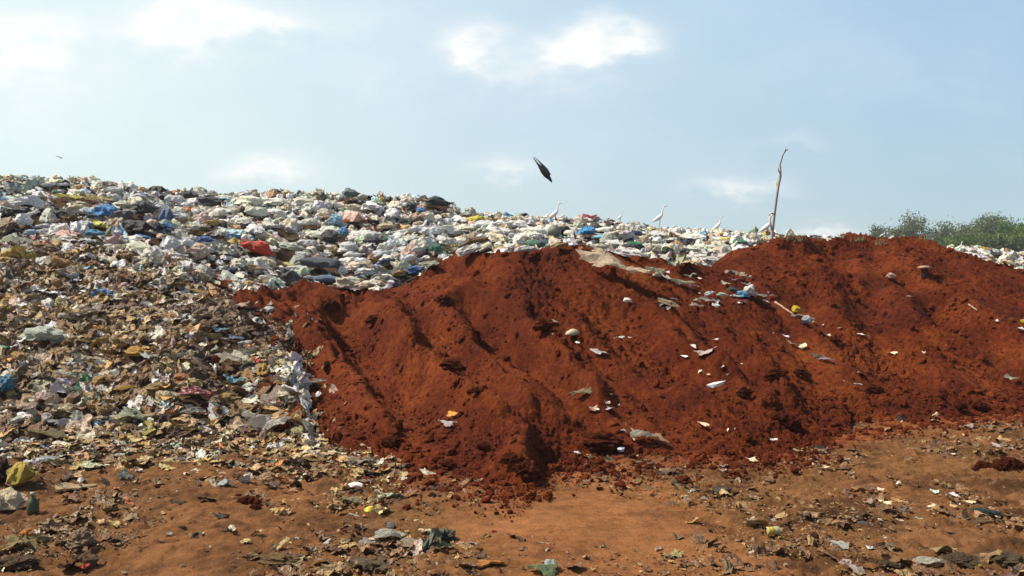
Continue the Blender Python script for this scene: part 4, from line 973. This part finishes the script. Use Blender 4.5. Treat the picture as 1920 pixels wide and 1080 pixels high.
GI('sheet', 'plastic_sheet', 1571, 1020, 46, 18, (.70, .72, .60), 'white paper-like sheet on the ground at the lower right', 'plastic sheet', ang=-12, seed=4, sink=0, mark='the white sheet at lower right')
GI('sheet', 'plastic_sheet', 1745, 1053, 64, 22, (.66, .64, .50), 'cream-white crumpled sheet near the lower right corner', 'plastic sheet', seed=5, sink=0, mark='the cream-white sheet in the corner')
GI('rag', 'rag', 1800, 1044, 60, 40, (.12, .085, .05), 'dark brown heap of cloth right of the cream-white sheet', 'rag', seed=6, hh=20)
GI('bag', 'plastic_bag', 1828, 1058, 26, 16, (.46, .34, .04), 'mustard yellow bag in the lower right corner', 'bag', seed=13)
GI('rag', 'rag', 1650, 1056, 80, 26, (.14, .10, .055), 'dark soiled cloth left of the cream-white sheet', 'rag', seed=7, hh=14)
GI('rag', 'rag', 1885, 1040, 70, 40, (.14, .10, .06), 'dark soiled cloth against the right edge of the photo', 'rag', seed=0, hh=18)
GI('paper', 'paper_scrap', 1685, 908, 11, 13, (.70, .62, .46), 'small upright cream scrap in the right foreground', 'paper', seed=1, sink=0)
GI('paper', 'paper_scrap', 1753, 922, 18, 11, (.48, .66, .54), 'small mint-green scrap in the right foreground', 'paper', seed=2, sink=0, mark='the mint-green scrap')
GI('paper', 'paper_scrap', 1785, 928, 18, 11, (.60, .56, .56), 'lilac-grey scrap right of the mint-green one', 'paper', seed=3, sink=0)
GI('card', 'cardboard_piece', 1672, 936, 54, 13, (.46, .24, .10), 'tan flat cardboard in the right foreground', 'cardboard', seed=1, hh=5)
GI('paper', 'paper_scrap', 1658, 941, 32, 9, (.66, .52, .34), 'cream strip under the tan cardboard', 'paper', ang=-10, seed=4)
GI('paper', 'paper_scrap', 1756, 948, 28, 12, (.66, .54, .36), 'cream-beige scrap below the mint-green one', 'paper', ang=-10, seed=5)
GI('rag', 'rag', 1694, 955, 40, 16, (.30, .24, .21), 'grey-mauve wrinkled cloth below the tan cardboard', 'rag', seed=1, hh=10)
GI('paper', 'paper_scrap', 1650, 917, 20, 8, (.56, .42, .30), 'pale tan flake left of the upright cream scrap', 'paper', ang=-20, seed=0)
GI('rag', 'rag', 1850, 960, 54, 13, (.07, .11, .10), 'dark teal-grey crumpled cloth in the right foreground', 'rag', ang=-10, seed=2, hh=9)
GI('sheet', 'plastic_sheet', 1855, 976, 70, 12, (.34, .20, .10), 'brown flat sheet under the dark teal cloth', 'plastic sheet', seed=6)
GI('paper', 'paper_scrap', 1813, 942, 26, 7, (.58, .46, .30), 'slim cream strip up left of the dark teal cloth', 'paper', ang=-14, seed=1)
GI('sheet', 'plastic_sheet', 1622, 983, 30, 9, (.24, .21, .19), 'small grey scrap in the right foreground', 'plastic sheet', ang=-12, seed=7)
GI('paper', 'paper_scrap', 1787, 852, 10, 5, (.70, .62, .40), 'tiny cream speck on the open ground at right', 'paper', seed=2)
GI('sheet', 'plastic_sheet', 1790, 1000, 30, 11, (.34, .26, .17), 'dusty beige scrap between the white sheet and the corner', 'plastic sheet', seed=8)
GI('sheet', 'plastic_sheet', 340, 905, 34, 14, (.24, .14, .08), 'dark brown leaf-like scrap under the tan slab', 'plastic sheet', seed=9)
GI('sheet', 'plastic_sheet', 335, 943, 36, 14, (.16, .11, .06), 'dark wedge-shaped scrap in the left foreground', 'plastic sheet', seed=10, sink=0)
GI('sheet', 'plastic_sheet', 415, 968, 36, 12, (.14, .12, .10), 'charcoal and olive scrap in the left foreground', 'plastic sheet', seed=11, sink=0)
GI('card', 'wood_chip', 728, 936, 46, 14, (.17, .09, .045), 'dark brown bark-like chip above the lemon', 'wood piece', ang=18, seed=2, hh=9)
GI('card', 'cardboard_piece', 135, 905, 66, 26, (.32, .25, .14), 'crumpled grey-tan cardboard right of the yellow bag', 'cardboard', seed=3, hh=8)
GI('clod', 'soil_clod', 1890, 868, 60, 34, 'brown', 'small dark heap of red soil at the right edge', 'soil clod', seed=3, hh=24)
GI('clod', 'soil_clod', 1845, 872, 34, 16, 'brown', 'low lump of red soil left of the small dark heap', 'soil clod', seed=5)
for i, (x, y, w_) in enumerate([(1912, 872, 40), (1868, 878, 26), (1900, 884, 22), (1830, 880, 18), (452, 944, 18), (480, 950, 22), (474, 924, 16), (448, 930, 12)]):
    GI('clod', 'soil_clod', x, y, w_, w_ * .6, 'brown', 'crumbled lump of red soil lying loose on the bare ground', 'soil clod', seed=i, group='loose lumps on the ground')

# modelled pieces with parts ---------------------------------------------------------------
def pobj(name, shape, mat, parent=None, sm=True, colr=(1, 1, 1)):
    v, f = shape; me = mesh_from(name, v, np.asarray(f).reshape(-1), 3, sm)
    o = link(name, me, mat, parent); o.color = tuple(colr) + (1,)
    if mat is MAT['soil']: set_col(me, np.zeros((len(v), 4)))
    return o
def empty(name, p, rz=0, rx=0, s=1):
    o = bpy.data.objects.new(name, None); col.objects.link(o); o.location = Vector(p); o.rotation_euler = (rx, 0, rz); o.scale = (s,) * 3; o.empty_display_size = .1
    return o
def boxy(sx, sy, sz, seed, dent=.03, n=5):
    """a dented soft-edged box"""
    V, f = ICO[4]; q = V / np.max(np.abs(V), axis=1, keepdims=True); q = q * .9 + V * .1
    r = np.random.default_rng(seed); P = q * np.array([sx, sy, sz]) / 2 * (1 + creases(V, r, 3, 1.2, dent))[:, None]; P[:, 2] += sz / 2
    return P, f
GI('bag', 'plastic_bag', 38, 896, 50, 36, (.62, .46, .06), 'squarish yellow crumpled bag lying by the left edge', 'bag', seed=6, hh=40, sink=0, mark='the squarish yellow bag')
GI('rag', 'rag', 6, 890, 34, 44, (.05, .035, .03), 'dark cloth lump cut by the left edge beside the yellow bag', 'rag', seed=4, hh=46, sink=0)
GI('bag', 'plastic_bag', 14, 944, 66, 36, (.60, .50, .32), 'cream crumpled carton-like bag below the yellow one', 'bag', seed=2, hh=40, sink=0)
p, n_ = pick(62, 966, '')
r0 = empty('glass_bottle', p, R(20)); tag(r0, 'dark squat bottle standing right of the cream bag', 'bottle')
pobj('body', lathe([(.001, 0), (.034, .002), (.036, .02), (.035, .07), (.026, .088), (.013, .10), (.012, .118)]), MAT['clean'], r0, True, (.06, .075, .04))
pobj('cap', lathe([(.015, .116), (.015, .134), (.001, .136)]), MAT['clean'], r0, True, (.30, .34, .30))
p, n_ = pick(1449, 1006, '')
r0 = empty('drink_can', p, R(8), 0, .8); tag(r0, 'crushed yellow and pale can lying on the ground right of centre', 'can')
rot = np.array([[0, 0, 1], [0, 1, 0], [-1, 0, 0]]).T
pobj('body', (lambda vf: (vf[0] @ rot + np.array([-.05, 0, .03]), vf[1]))(lathe([(.001, 0), (.024, 0), (.03, .01), (.026, .04), (.03, .07), (.03, .09), (.024, .1), (.001, .1)])), MAT['clean'], r0, True, (.46, .44, .26))
pobj('label_band', (lambda vf: (vf[0] @ rot + np.array([-.05, 0, .03]), vf[1]))(lathe([(.0312, .008), (.0275, .028), (.0275, .04), (.0305, .05)])), MAT['clean'], r0, True, (.52, .40, .04))
# capped stub on the rear mound
q = pick(1733, 520)
r0 = empty('marker_stub', q[0], R(10)); tag(r0, 'short dark stub with a pale flat cap high on the rear mound', 'stub')
pobj('post', tube([(0, 0, -.08), (.01, 0, .06), (.0, 0, .13)], [.045, .05, .045], 8), MAT['wood'], r0, True, (.06, .03, .025))
pobj('cap', lathe([(.001, .12), (.09, .125), (.095, .14), (.05, .16), (.001, .165)]), MAT['clean'], r0, True, (.40, .22, .13))
# drum end, its inner shade painted on a disc, on the skyline
q = pick(1036, 450)
r0 = empty('plastic_drum', q[0] + np.array([0, 0, -.02]), R(15)); tag(r0, 'round pale drum with a painted dark mouth facing the viewer', 'drum')
dm = np.array([[1, 0, 0], [0, 0, -1], [0, 1, 0]]) * .8
pobj('shell', (lambda vf: (vf[0] @ dm.T + np.array([0, 0, .2]), vf[1]))(tube([(0, 0, -.4), (0, 0, -.1), (0, 0, .1), (0, 0, .16), (0, 0, .16), (0, 0, 0), (0, 0, -.35)], [.17, .20, .20, .19, .165, .165, .15], 18)), MAT['clean'], r0, True, (.50, .52, .44))
pobj('mouth_shade', (lambda vf: (vf[0] @ dm.T + np.array([0, 0, .2]), vf[1]))(tube([(0, 0, .08), (0, 0, .09)], [.166, .166], 18)), MAT['clean'], r0, True, (.06, .07, .04))  # dark disc across the opening, stands in for the shade inside the drum

def stick(name, p0, p1, r0_, r1_, label, seed, colr=(.34, .26, .18), wob=.03):
    r = np.random.default_rng(seed); n = 9; t_ = np.linspace(0, 1, n)[:, None]
    L = np.linalg.norm(np.array(p1) - p0); P = np.array(p0) * (1 - t_) + np.array(p1) * t_ + r.normal(size=(n, 3)) * wob * L * np.sin(t_ * np.pi)
    o0 = P[0].copy(); o = pobj(name, tube(P - o0, list(np.linspace(r0_, r1_, n)), 7), MAT['wood'], None, True, colr); o.location = Vector(o0)
    tag(o, label, 'stick'); return o
def onsurf(px, py, lift=.02):
    q = pick(px, py); return q[0] + q[1] * lift
stick('stick', onsurf(1454, 569), onsurf(1487, 592), .014, .010, 'pale stick leading to the golden yellow bag', 1, (.56, .40, .30), .01)
stick('stick', onsurf(574, 722), onsurf(576, 722) + np.array([.03, -.05, .30]), .010, .006, 'thin upright brown stick by the red and white wrapper', 2, (.20, .14, .08))
stick('stick', onsurf(1817, 573), onsurf(1833, 584), .010, .008, 'short thin stick right of the dark hollow', 3, (.50, .36, .26), .01)
stick('stick', onsurf(65, 893), onsurf(118, 918), .006, .004, 'dark thin stick leaning right of the yellow bag', 4, (.10, .07, .04), .02)
stick('stick', onsurf(655, 972), onsurf(676, 978), .006, .004, 'short grey stick left of and below the lemon', 5, (.35, .3, .24), .02)

# the tall crooked pole
base = pick(1447, 446, 'GB')[0]; Yp = base[1]; Yp = 14.6
def at(px, py, Y): d = ray(px, py); return np.array([0, 0, CAM_Z]) + d * (Y / d[1])
PB = at(1447, 446, Yp); PB[2] -= .25
path = [(1447, 446), (1449, 425), (1452, 400), (1455, 378), (1458, 358), (1460, 345), (1462, 332), (1463, 320), (1462, 310), (1465, 300), (1468, 290), (1472, 283), (1473, 276)]
P3 = [PB] + [at(x, y, Yp + .03 * math.sin(i)) for i, (x, y) in enumerate(path)]
P3 = np.array(P3) - PB
rads = [.028, .026, .025, .024, .022, .020, .022, .030, .020, .016, .013, .012, .016, .006]
r0 = empty('wooden_pole', PB); tag(r0, 'tall crooked bleached pole sticking up from the garbage on the skyline', 'pole')
pobj('trunk', tube(P3, rads, 9), MAT['bird'], r0, True, (.42, .41, .40))
for pts, ra in (([(1463, 326), (1459, 318), (1457, 309)], [.014, .011, .004]), ([(1459, 343), (1457, 338)], [.014, .007]), ([(1452, 402), (1446, 399), (1441, 404)], [.018, .015, .008]), ([(1453, 340), (1458, 352), (1457, 362)], [.010, .018, .016]), ([(1472, 283), (1478, 280)], [.012, .004]), ([(1448, 432), (1444, 418), (1443, 404)], [.02, .018, .012])):
    Q = np.array([at(x, y, Yp - .02) for x, y in pts]) - PB
    pobj('branch', tube(Q, ra, 6), MAT['bird'], r0, True, (.62, .60, .57))

# ------------------------------------------------------------------ egrets
WHITE = (.86, .86, .85)
def egret(px, py_foot, hpx, face, label, pose=0, dist=None):
    q = G.pick(px, py_foot + 4) or G.pick(px, py_foot + 10)
    p = q[0].copy() if q is not None else at(px, py_foot, 26)
    H = 1.22 * hpx / F * p[1]; s_ = H / .92
    p[2] = zz(py_foot, p[1]) - .06 * s_
    r0 = empty('egret', p, R(0 if face > 0 else 180) + R(12 * math.sin(px)), 0, s_)
    tag(r0, label, 'egret', 'white egrets standing on the garbage')
    if pose == 0:    # neck stretched up
        path = [(-.30, 0, .25), (-.22, 0, .30), (-.12, 0, .36), (-.02, 0, .43), (.06, 0, .50), (.10, 0, .57), (.10, 0, .64), (.115, 0, .72), (.14, 0, .80), (.17, 0, .865), (.20, 0, .885), (.235, 0, .885)]
        rd = [(.008, .015), (.040, .045), (.075, .078), (.086, .088), (.066, .07), (.040, .042), (.026, .026), (.022, .022), (.021, .021), (.026, .026), (.028, .026), (.012, .012)]
        head = (.235, 0, .885)
    else:            # hunched, neck drawn in
        path = [(-.32, 0, .22), (-.22, 0, .27), (-.10, 0, .32), (.02, 0, .38), (.09, 0, .44), (.10, 0, .50), (.08, 0, .55), (.10, 0, .61), (.14, 0, .64), (.18, 0, .64)]
        rd = [(.008, .015), (.045, .05), (.080, .085), (.088, .09), (.060, .065), (.038, .038), (.03, .03), (.03, .03), (.03, .028), (.012, .012)]
        head = (.18, 0, .64)
    pobj('body', tube(path, rd, 12), MAT['bird'], r0, True, WHITE)
    pobj('beak', tube([head, (head[0] + .05, 0, head[2] - .004), (head[0] + .11, 0, head[2] - .014)], [.011, .008, .002], 6), MAT['clean'], r0, True, (.50, .38, .12))
    for sd_ in (-1, 1):
        pobj('leg', tube([(0, .03 * sd_, .34), (.01, .03 * sd_, .2), (-.02, .032 * sd_, .17), (.0, .035 * sd_, -.02), (.05, .035 * sd_, -.02)], [.016, .009, .009, .007, .005], 6), MAT['clean'], r0, True, (.05, .05, .045))
        pobj('wing', tube([(.04, .07 * sd_, .44), (-.06, .088 * sd_, .38), (-.18, .07 * sd_, .31), (-.34, .02 * sd_, .22)], [(.04, .02), (.07, .022), (.05, .018), (.006, .004)], 8), MAT['bird'], r0, True, (.76, .76, .75))
    return r0
egret(1041, 417, 33, 1, 'tall white egret left of the azure bag, neck stretched up')
egret(1237, 424, 34, 1, 'tallest white egret, upright beside the lime yellow bag')
egret(1346, 437, 28, 1, 'white egret with stretched neck left of the crooked pole')
egret(1438, 444, 38, 1, 'white egret leaning at the foot of the crooked pole')
egret(1163, 416, 18, 1, 'small white egret between the pink sheet and the tallest egret')
egret(1266, 430, 14, 1, 'small hunched egret just right of the tallest one', 1)
egret(1141, 415, 13, 1, 'small grey-white hunched egret right of the pink sheet', 1)
egret(1070, 415, 11, -1, 'low hunched egret right of the tall left one', 1)
egret(1002, 417, 8, 1, 'tiny hunched egret on the skyline left of the tall left one', 1)
egret(1482, 446, 14, 1, 'low grey-white egret on the skyline right of the crooked pole', 1)
egret(1656, 447, 16, 1, 'partly hidden white egret in the gap between the rear crests', 1)
egret(1116, 415, 14, 1, 'small egret with raised head between the pink sheet and the grey-white one', 0)
egret(1322, 438, 12, -1, 'low hunched egret facing left between the tallest egret and the pole', 1)
egret(1800, 470, 16, 1, 'small white egret at the end of the right-hand garbage strip', 0)

def flying(px, py, Y, span, ang, colr, label, name='flying_bird', fore=.5, yaw=0):
    """bird banking in flight, wings spread"""
    c0 = at(px, py, Y)
    r0 = empty(name, c0); r0.rotation_euler = (R(fore), R(ang), R(yaw)); r0.scale = (span,) * 3
    tag(r0, label, 'bird')
    pobj('body', tube([(0, -.34, 0), (0, -.26, .0), (0, -.15, .0), (0, 0, 0), (0, .15, .01), (0, .22, .02), (0, .27, .02), (0, .31, .01)], [(.01, .03), (.02, .02), (.045, .04), (.065, .06), (.05, .05), (.035, .035), (.03, .03), (.004, .004)], 10), MAT['bird'], r0, True, colr)
    for sd_ in (-1, 1):
        pobj('wing', tube([(0.02 * sd_, .03, .01), (.14 * sd_, .06, .04), (.26 * sd_, .06, .05), (.38 * sd_, -.02, .03), (.5 * sd_, -.14, -.01)], [(.03, .15), (.03, .14), (.025, .12), (.018, .09), (.004, .02)], 8), MAT['bird'], r0, True, colr)
    pobj('tail', tube([(0, -.2, 0), (0, -.3, 0), (0, -.42, 0)], [(.03, .012), (.05, .008), (.06, .004)], 8), MAT['bird'], r0, True, colr)
    return r0
# the near bird stoops steeply, wings drawn back along the body
def stooping(px, py, Y, L, ang, colr, label):
    c0 = at(px, py, Y); r0 = empty('flying_bird', c0); r0.rotation_euler = (R(20), R(ang), 0); r0.scale = (L,) * 3
    tag(r0, label, 'bird')
    pobj('body', tube([(-.26, 0, 0), (-.15, 0, 0), (0, 0, 0), (.15, 0, 0), (.24, 0, .01), (.30, 0, .012), (.35, 0, .008), (.40, 0, 0)], [.03, .055, .085, .08, .055, .045, .03, .006], 10), MAT['bird'], r0, True, colr)
    for sd_ in (-1, 1):
        pobj('wing', tube([(.14, .06 * sd_, .03), (.13, .14 * sd_, .05), (.00, .20 * sd_, .05), (-.20, .17 * sd_, .035), (-.48, .09 * sd_, .02)], [(.03, .06), (.035, .10), (.026, .10), (.018, .07), (.004, .008)], 8), MAT['bird'], r0, True, colr)
    pobj('tail', tube([(-.22, 0, 0), (-.34, 0, 0), (-.46, 0, 0)], [(.02, .03), (.012, .045), (.006, .05)], 8), MAT['bird'], r0, True, colr)
stooping(1019, 321, 9.5, .38, 53, (.075, .08, .08), 'dark bird diving through mid-air over the middle of the heap')
flying(112, 295, 40, .42, 8, (.45, .48, .46), 'tiny pale bird flying far off above the left skyline', fore=25, yaw=60)

# ------------------------------------------------------------------ trees and shrubs beyond the heap
def tree(px, Y, top_py, wpx, seed, green, label, cat='tree', name='tree', dens=1.0, airy=.5):
    r = np.random.default_rng(seed)
    base = at(px, 480, Y); base[2] = -.02
    H = zz(top_py, Y); Wd = wpx / F * Y / 2
    r0 = empty(name, base); tag(r0, label, cat, 'trees and bushes beyond the heap')
    parts = []; tips = []
    n_st = 3 if airy > .4 else 5
    for k in range(n_st):
        a = r.random() * 6.28; ln = H * (.55 + .3 * r.random()); sp = Wd * (.3 + .5 * r.random())
        path = [(0.05 * k, 0, 0), (math.cos(a) * sp * .25, math.sin(a) * sp * .25, ln * .4), (math.cos(a) * sp * .6, math.sin(a) * sp * .6, ln * .75), (math.cos(a) * sp, math.sin(a) * sp, ln)]
        parts.append(tube(path, [.09, .07, .045, .015], 6)); tips.append(path[-1]); tips.append(path[-2])
        for q in range(3):
            a2 = r.random() * 6.28; b0 = np.array(path[1 + q % 2]); e = b0 + np.array([math.cos(a2) * Wd * .6, math.sin(a2) * Wd * .6, H * (.12 + .25 * r.random())])
            parts.append(tube([b0, (b0 + e) / 2 + r.normal(size=3) * .08, e], [.04, .025, .01], 5)); tips.append(e)
    v, f = join(*parts); pobj('trunk', (v, f), MAT['wood'], r0, True, (.16, .13, .10))
    nb = int(30 * dens); C_ = []; S_ = []
    for k in range(nb):
        a = r.random() * 6.28; rr = Wd * math.sqrt(r.random()); zt = H * (1 - .5 * (rr / Wd) ** 2 * r.random())
        z_ = H * .18 + (zt - H * .18) * r.random() ** (.55 if airy > .4 else .8)
        C_.append((math.cos(a) * rr, math.sin(a) * rr, z_)); S_.append((.10 + .10 * r.random()) * H * (1.15 if airy < .4 else .85))
    C_ += list(tips); S_ += [.11 * H] * len(tips)
    C_ = np.array(C_); S_ = np.array(S_); per = int(170 * dens)
    cen = np.repeat(C_, per, 0) + r.normal(size=(len(C_) * per, 3)) * np.repeat(S_, per)[:, None] * np.array([.6, .6, .5])
    tone = np.repeat(.55 + .75 * r.random(len(C_)), per)
    n = len(cen); u = r.normal(size=(n, 3)); u /= np.linalg.norm(u, axis=1, keepdims=True); w_ = np.cross(u, r.normal(size=(n, 3))); w_ /= np.linalg.norm(w_, axis=1, keepdims=True)
    ls = Y / 80 * (.07 + .07 * r.random((n, 1))); hw = ls * .45
    V = np.stack([cen - u * ls, cen + w_ * hw, cen + u * ls, cen - w_ * hw], 1).reshape(-1, 3)
    V[:, 2] = np.maximum(V[:, 2], 0)
    me = mesh_from('crown', V, np.arange(n * 4), 4, False)
    cl = np.clip(np.array(green) * tone[:, None] * (1 + .25 * r.normal(size=(n, 1))), .005, .6); set_col(me, np.repeat(cl, 4, 0))
    link('crown', me, MAT['leaf'], r0)
g_far = (.13, .17, .08); g_mid = (.105, .175, .045); g_near = (.10, .20, .035)
tree(1655, 95, 424, 46, 1, g_far, 'low sparse bush peeping over the gap between the rear crests', dens=.7)
tree(1712, 90, 408, 60, 2, g_far, 'airy grey-green tree right behind the highest rear crest', dens=.9, airy=.7)
tree(1768, 92, 416, 40, 3, g_far, 'slim grey-green tree right of the one behind the crest', dens=.6, airy=.7)
tree(1795, 96, 424, 34, 4, g_far, 'lowest thin tree between the slim one and the broad one', dens=.5, airy=.7)
tree(1832, 88, 410, 56, 5, g_far, 'broad feathery grey-green tree right of the thin ones', dens=1.0, airy=.6)
tree(1868, 86, 409, 46, 6, g_far, 'feathery tree with a pointed top left of the bright green bush', dens=1.0, airy=.6)
tree(1905, 80, 422, 70, 7, g_near, 'bright green rounded bush at the right edge', dens=1.2, airy=.2)
tree(1965, 80, 418, 80, 8, g_near, 'bright green bush cut off by the right edge', dens=1.2, airy=.2)
for i, (px, top, wd) in enumerate([(1790, 447, 60), (1825, 443, 60), (1862, 441, 64), (1885, 444, 60), (1930, 440, 70), (1760, 455, 40)]):
    tree(px, 72 + i, top, wd, 20 + i, g_mid, 'low green bush in the row at the foot of the far trees', 'bush', 'bush', dens=1.3, airy=.2)
for i, (px, top, wd) in enumerate([(2050, 415, 90), (2140, 420, 100)]):
    tree(px, 84, top, wd, 40 + i, g_near, 'green bush beyond the right edge of the photo', 'bush', 'bush', dens=.8, airy=.2)
# dry grass wisps on the crest of the rear mound
r = np.random.default_rng(77); parts = []
for px0, py0, w_, n_b in ((1478, 443, 14, 24), (1500, 446, 20, 16), (1612, 446, 14, 20), (1580, 440, 10, 8), (1735, 444, 12, 12), (1648, 452, 10, 12)):
    for k in range(n_b):
        q = B.pick(px0 + r.normal() * w_ * .5, py0 + 6)
        if q is None: continue
        b0 = q[0]; l_ = .05 + .09 * r.random(); d = np.array([r.normal() * .5, r.normal() * .5, 1.0]); d /= np.linalg.norm(d)
        parts.append(tube([b0 - .01, b0 + d * l_ * .6, b0 + d * l_ + np.array([r.normal() * .02, 0, -.01])], [.004, .003, .001], 4))
o = pobj('grass', join(*parts), MAT['wood'], None, False, (.22, .24, .13)); tag(o, kind='stuff')

# ------------------------------------------------------------------ many single bags and sheets picked out of the heap
SPR = {'bag': 'plastic_bag', 'sheet': 'plastic_sheet', 'rag': 'rag', 'card': 'cardboard_piece', 'wrapper': 'wrapper', 'paper': 'paper_scrap'}
CATN = {'bag': 'bag', 'sheet': 'plastic sheet', 'rag': 'rag', 'card': 'cardboard', 'wrapper': 'wrapper', 'paper': 'paper'}
WORDS = {'bag': ['puffed', 'crumpled', 'lumpy', 'wrinkled'], 'sheet': ['crumpled', 'creased', 'torn', 'rumpled'], 'rag': ['twisted', 'bunched'], 'card': ['flat', 'bent'], 'wrapper': ['printed'], 'paper': ['small']}
NOUN = {'bag': 'plastic bag', 'sheet': 'plastic sheet', 'rag': 'rag', 'card': 'cardboard', 'wrapper': 'wrapper', 'paper': 'paper scrap'}
placed = []; USED = set()
def unique(kd, cn, wh, w_):
    size_ = 'large ' if w_ > 38 else ('small ' if w_ < 24 else '')
    opts = [f'{a} {cn} {NOUN[kd]} {wh}' for a in random.sample(WORDS[kd], len(WORDS[kd]))]
    opts += [f'{size_}{a} {cn} {NOUN[kd]} {wh}' for a in WORDS[kd]]
    for o_ in opts:
        if o_ not in USED: break
    USED.add(o_); return o_
def where(px, py):
    best = min(MARKS, key=lambda m: (m[0] - px) ** 2 + ((m[1] - py) * 1.5) ** 2)
    dx, dy = px - best[0], py - best[1]; d = math.hypot(dx, dy)
    side = 'right of' if dx > 0 else 'left of'; vert = 'below' if dy > 0 else 'above'
    if abs(dx) > 2.2 * abs(dy): rel = side
    elif abs(dy) > 2.2 * abs(dx): rel = vert
    else: rel = vert + ' and ' + side
    near_ = 'just ' if d < 55 else ('' if d < 130 else 'far ')
    return near_ + rel + ' ' + best[2]
def auto(n, region, kinds, wr, pal, mind, zone, ok, gnd=False, sinkr=(.0, .25)):
    tries = 0; k = 0
    while k < n and tries < n * 60:
        tries += 1
        x = random.uniform(region[0], region[2]); y = region[1] + (region[3] - region[1]) * random.random()
        if not ok(x, y): continue
        if any((x - a) ** 2 + ((y - b) * 1.6) ** 2 < (mind * .5 + c_ * .42) ** 2 for a, b, c_ in placed): continue
        q = pick(x, y)
        if q is None: continue
        g_ = G.pick(x, y)
        onG = g_ is not None and abs(g_[0][1] - q[0][1]) < 1e-6
        if onG == gnd: continue
        w_ = wr[0] + (wr[1] - wr[0]) * random.random() ** 1.6
        kd = random.choice(kinds); cn = pal[0][int(np.random.default_rng(tries * 7 + k).choice(len(pal[0]), p=pal[1]))]
        base = np.array(COLS[cn]) * random.uniform(.85, 1.18)
        h_ = w_ * (random.uniform(.35, .6) if kd in ('bag', 'rag') else random.uniform(.25, .45))
        o = item(kd, SPR[kd], x, y, w_, h_, tuple(np.clip(base, .01, .86)), unique(kd, cn, where(x, y), w_), CATN[kd], ang=random.uniform(-40, 40), seed=random.randrange(99), group=zone, sink=random.uniform(*sinkr))
        if o is not None: placed.append((x, y, w_)); k += 1
    return k
placed += EXC
sky = lambda x: np.interp(x, [0, 150, 320, 800, 850, 1000, 1300, 1500], [342, 346, 366, 383, 404, 415, 440, 447])
PUP = UP; PLO = (LO[0], LO[1])
nb1 = auto(270, (2, 340, 1420, 560), ['bag'], (22, 52), UP, 22, 'bags on the garbage heap', lambda x, y: sky(x) + 6 < y < brown_line(x) and (x < 860 or y < 500))
nb2 = auto(150, (2, 340, 1420, 560), ['sheet', 'sheet', 'rag'], (20, 46), UP, 18, 'sheets and rags on the garbage heap', lambda x, y: sky(x) + 6 < y < brown_line(x))
nb3 = auto(130, (2, 445, 535, 825), ['sheet', 'sheet', 'sheet', 'rag', 'wrapper', 'card'], (20, 56), LO, 20, 'sheets and rags on the soiled slope', lambda x, y: y > brown_line(x))
nb4 = auto(45, (2, 445, 530, 825), ['bag'], (20, 46), LO, 22, 'bags on the soiled slope', lambda x, y: y > brown_line(x))
nb5 = auto(34, (1800, 474, 1918, 506), ['bag', 'sheet'], (12, 26), UP, 10, 'rubbish in the far right strip', lambda x, y: True)
placed.clear()
WH = (['white', 'cream', 'pale grey', 'pale green', 'beige', 'light blue'], [.42, .25, .1, .08, .12, .03])
def near_pts(pts, r_): return lambda x, y: any(((x - a) / (1.8 * r_)) ** 2 + ((y - b) / r_) ** 2 < 1 for a, b in pts)
auto(34, (1190, 485, 1460, 600), ['sheet', 'sheet', 'bag', 'paper'], (9, 24), WH, 8, 'pale scraps strewn across the upper soil', near_pts([(1240, 522), (1290, 530), (1330, 563), (1385, 530), (1400, 560), (1250, 570), (1425, 562)], 15), gnd=True, sinkr=(-.1, .1))
auto(26, (1010, 590, 1640, 830), ['sheet', 'paper'], (6, 16), WH, 10, 'small scraps half buried in the soil slope', near_pts([(1050, 615), (1110, 650), (1310, 655), (1350, 700), (1490, 640), (1540, 672), (1600, 700), (1120, 765), (1215, 810), (1340, 800), (1580, 620)], 26), gnd=True, sinkr=(.1, .3))
placed.clear()
nb6 = auto(60, (0, 835, 1919, 1078), ['sheet', 'sheet', 'card', 'rag'], (9, 28), GPAL, 26, 'scraps on the bare ground', lambda x, y: y > (820 if x < 600 else 930) and not (780 < x < 1250), gnd=True)
print('auto', nb1, nb2, nb3, nb4, nb5, nb6, 'objects', len(bpy.data.objects))

# ------------------------------------------------------------------ the humid air itself
import bmesh
bm = bmesh.new(); bmesh.ops.create_cube(bm, size=1.0); me = bpy.data.meshes.new('haze'); bm.to_mesh(me); bm.free()
hm_ = bpy.data.materials.new('haze'); hm_.use_nodes = True; t = hm_.node_tree; t.nodes.clear()
pv = N(t, 'ShaderNodeVolumePrincipled', i_Density=0.0009, i_Anisotropy=0.2); pv.inputs['Color'].default_value = (.92, .95, 1, 1)
out = N(t, 'ShaderNodeOutputMaterial'); t.links.new(pv.outputs[0], out.inputs['Volume'])
o = link('haze', me, hm_); o.scale = (420, 260, 12); o.location = (0, 100, 4.2); tag(o, kind='stuff')
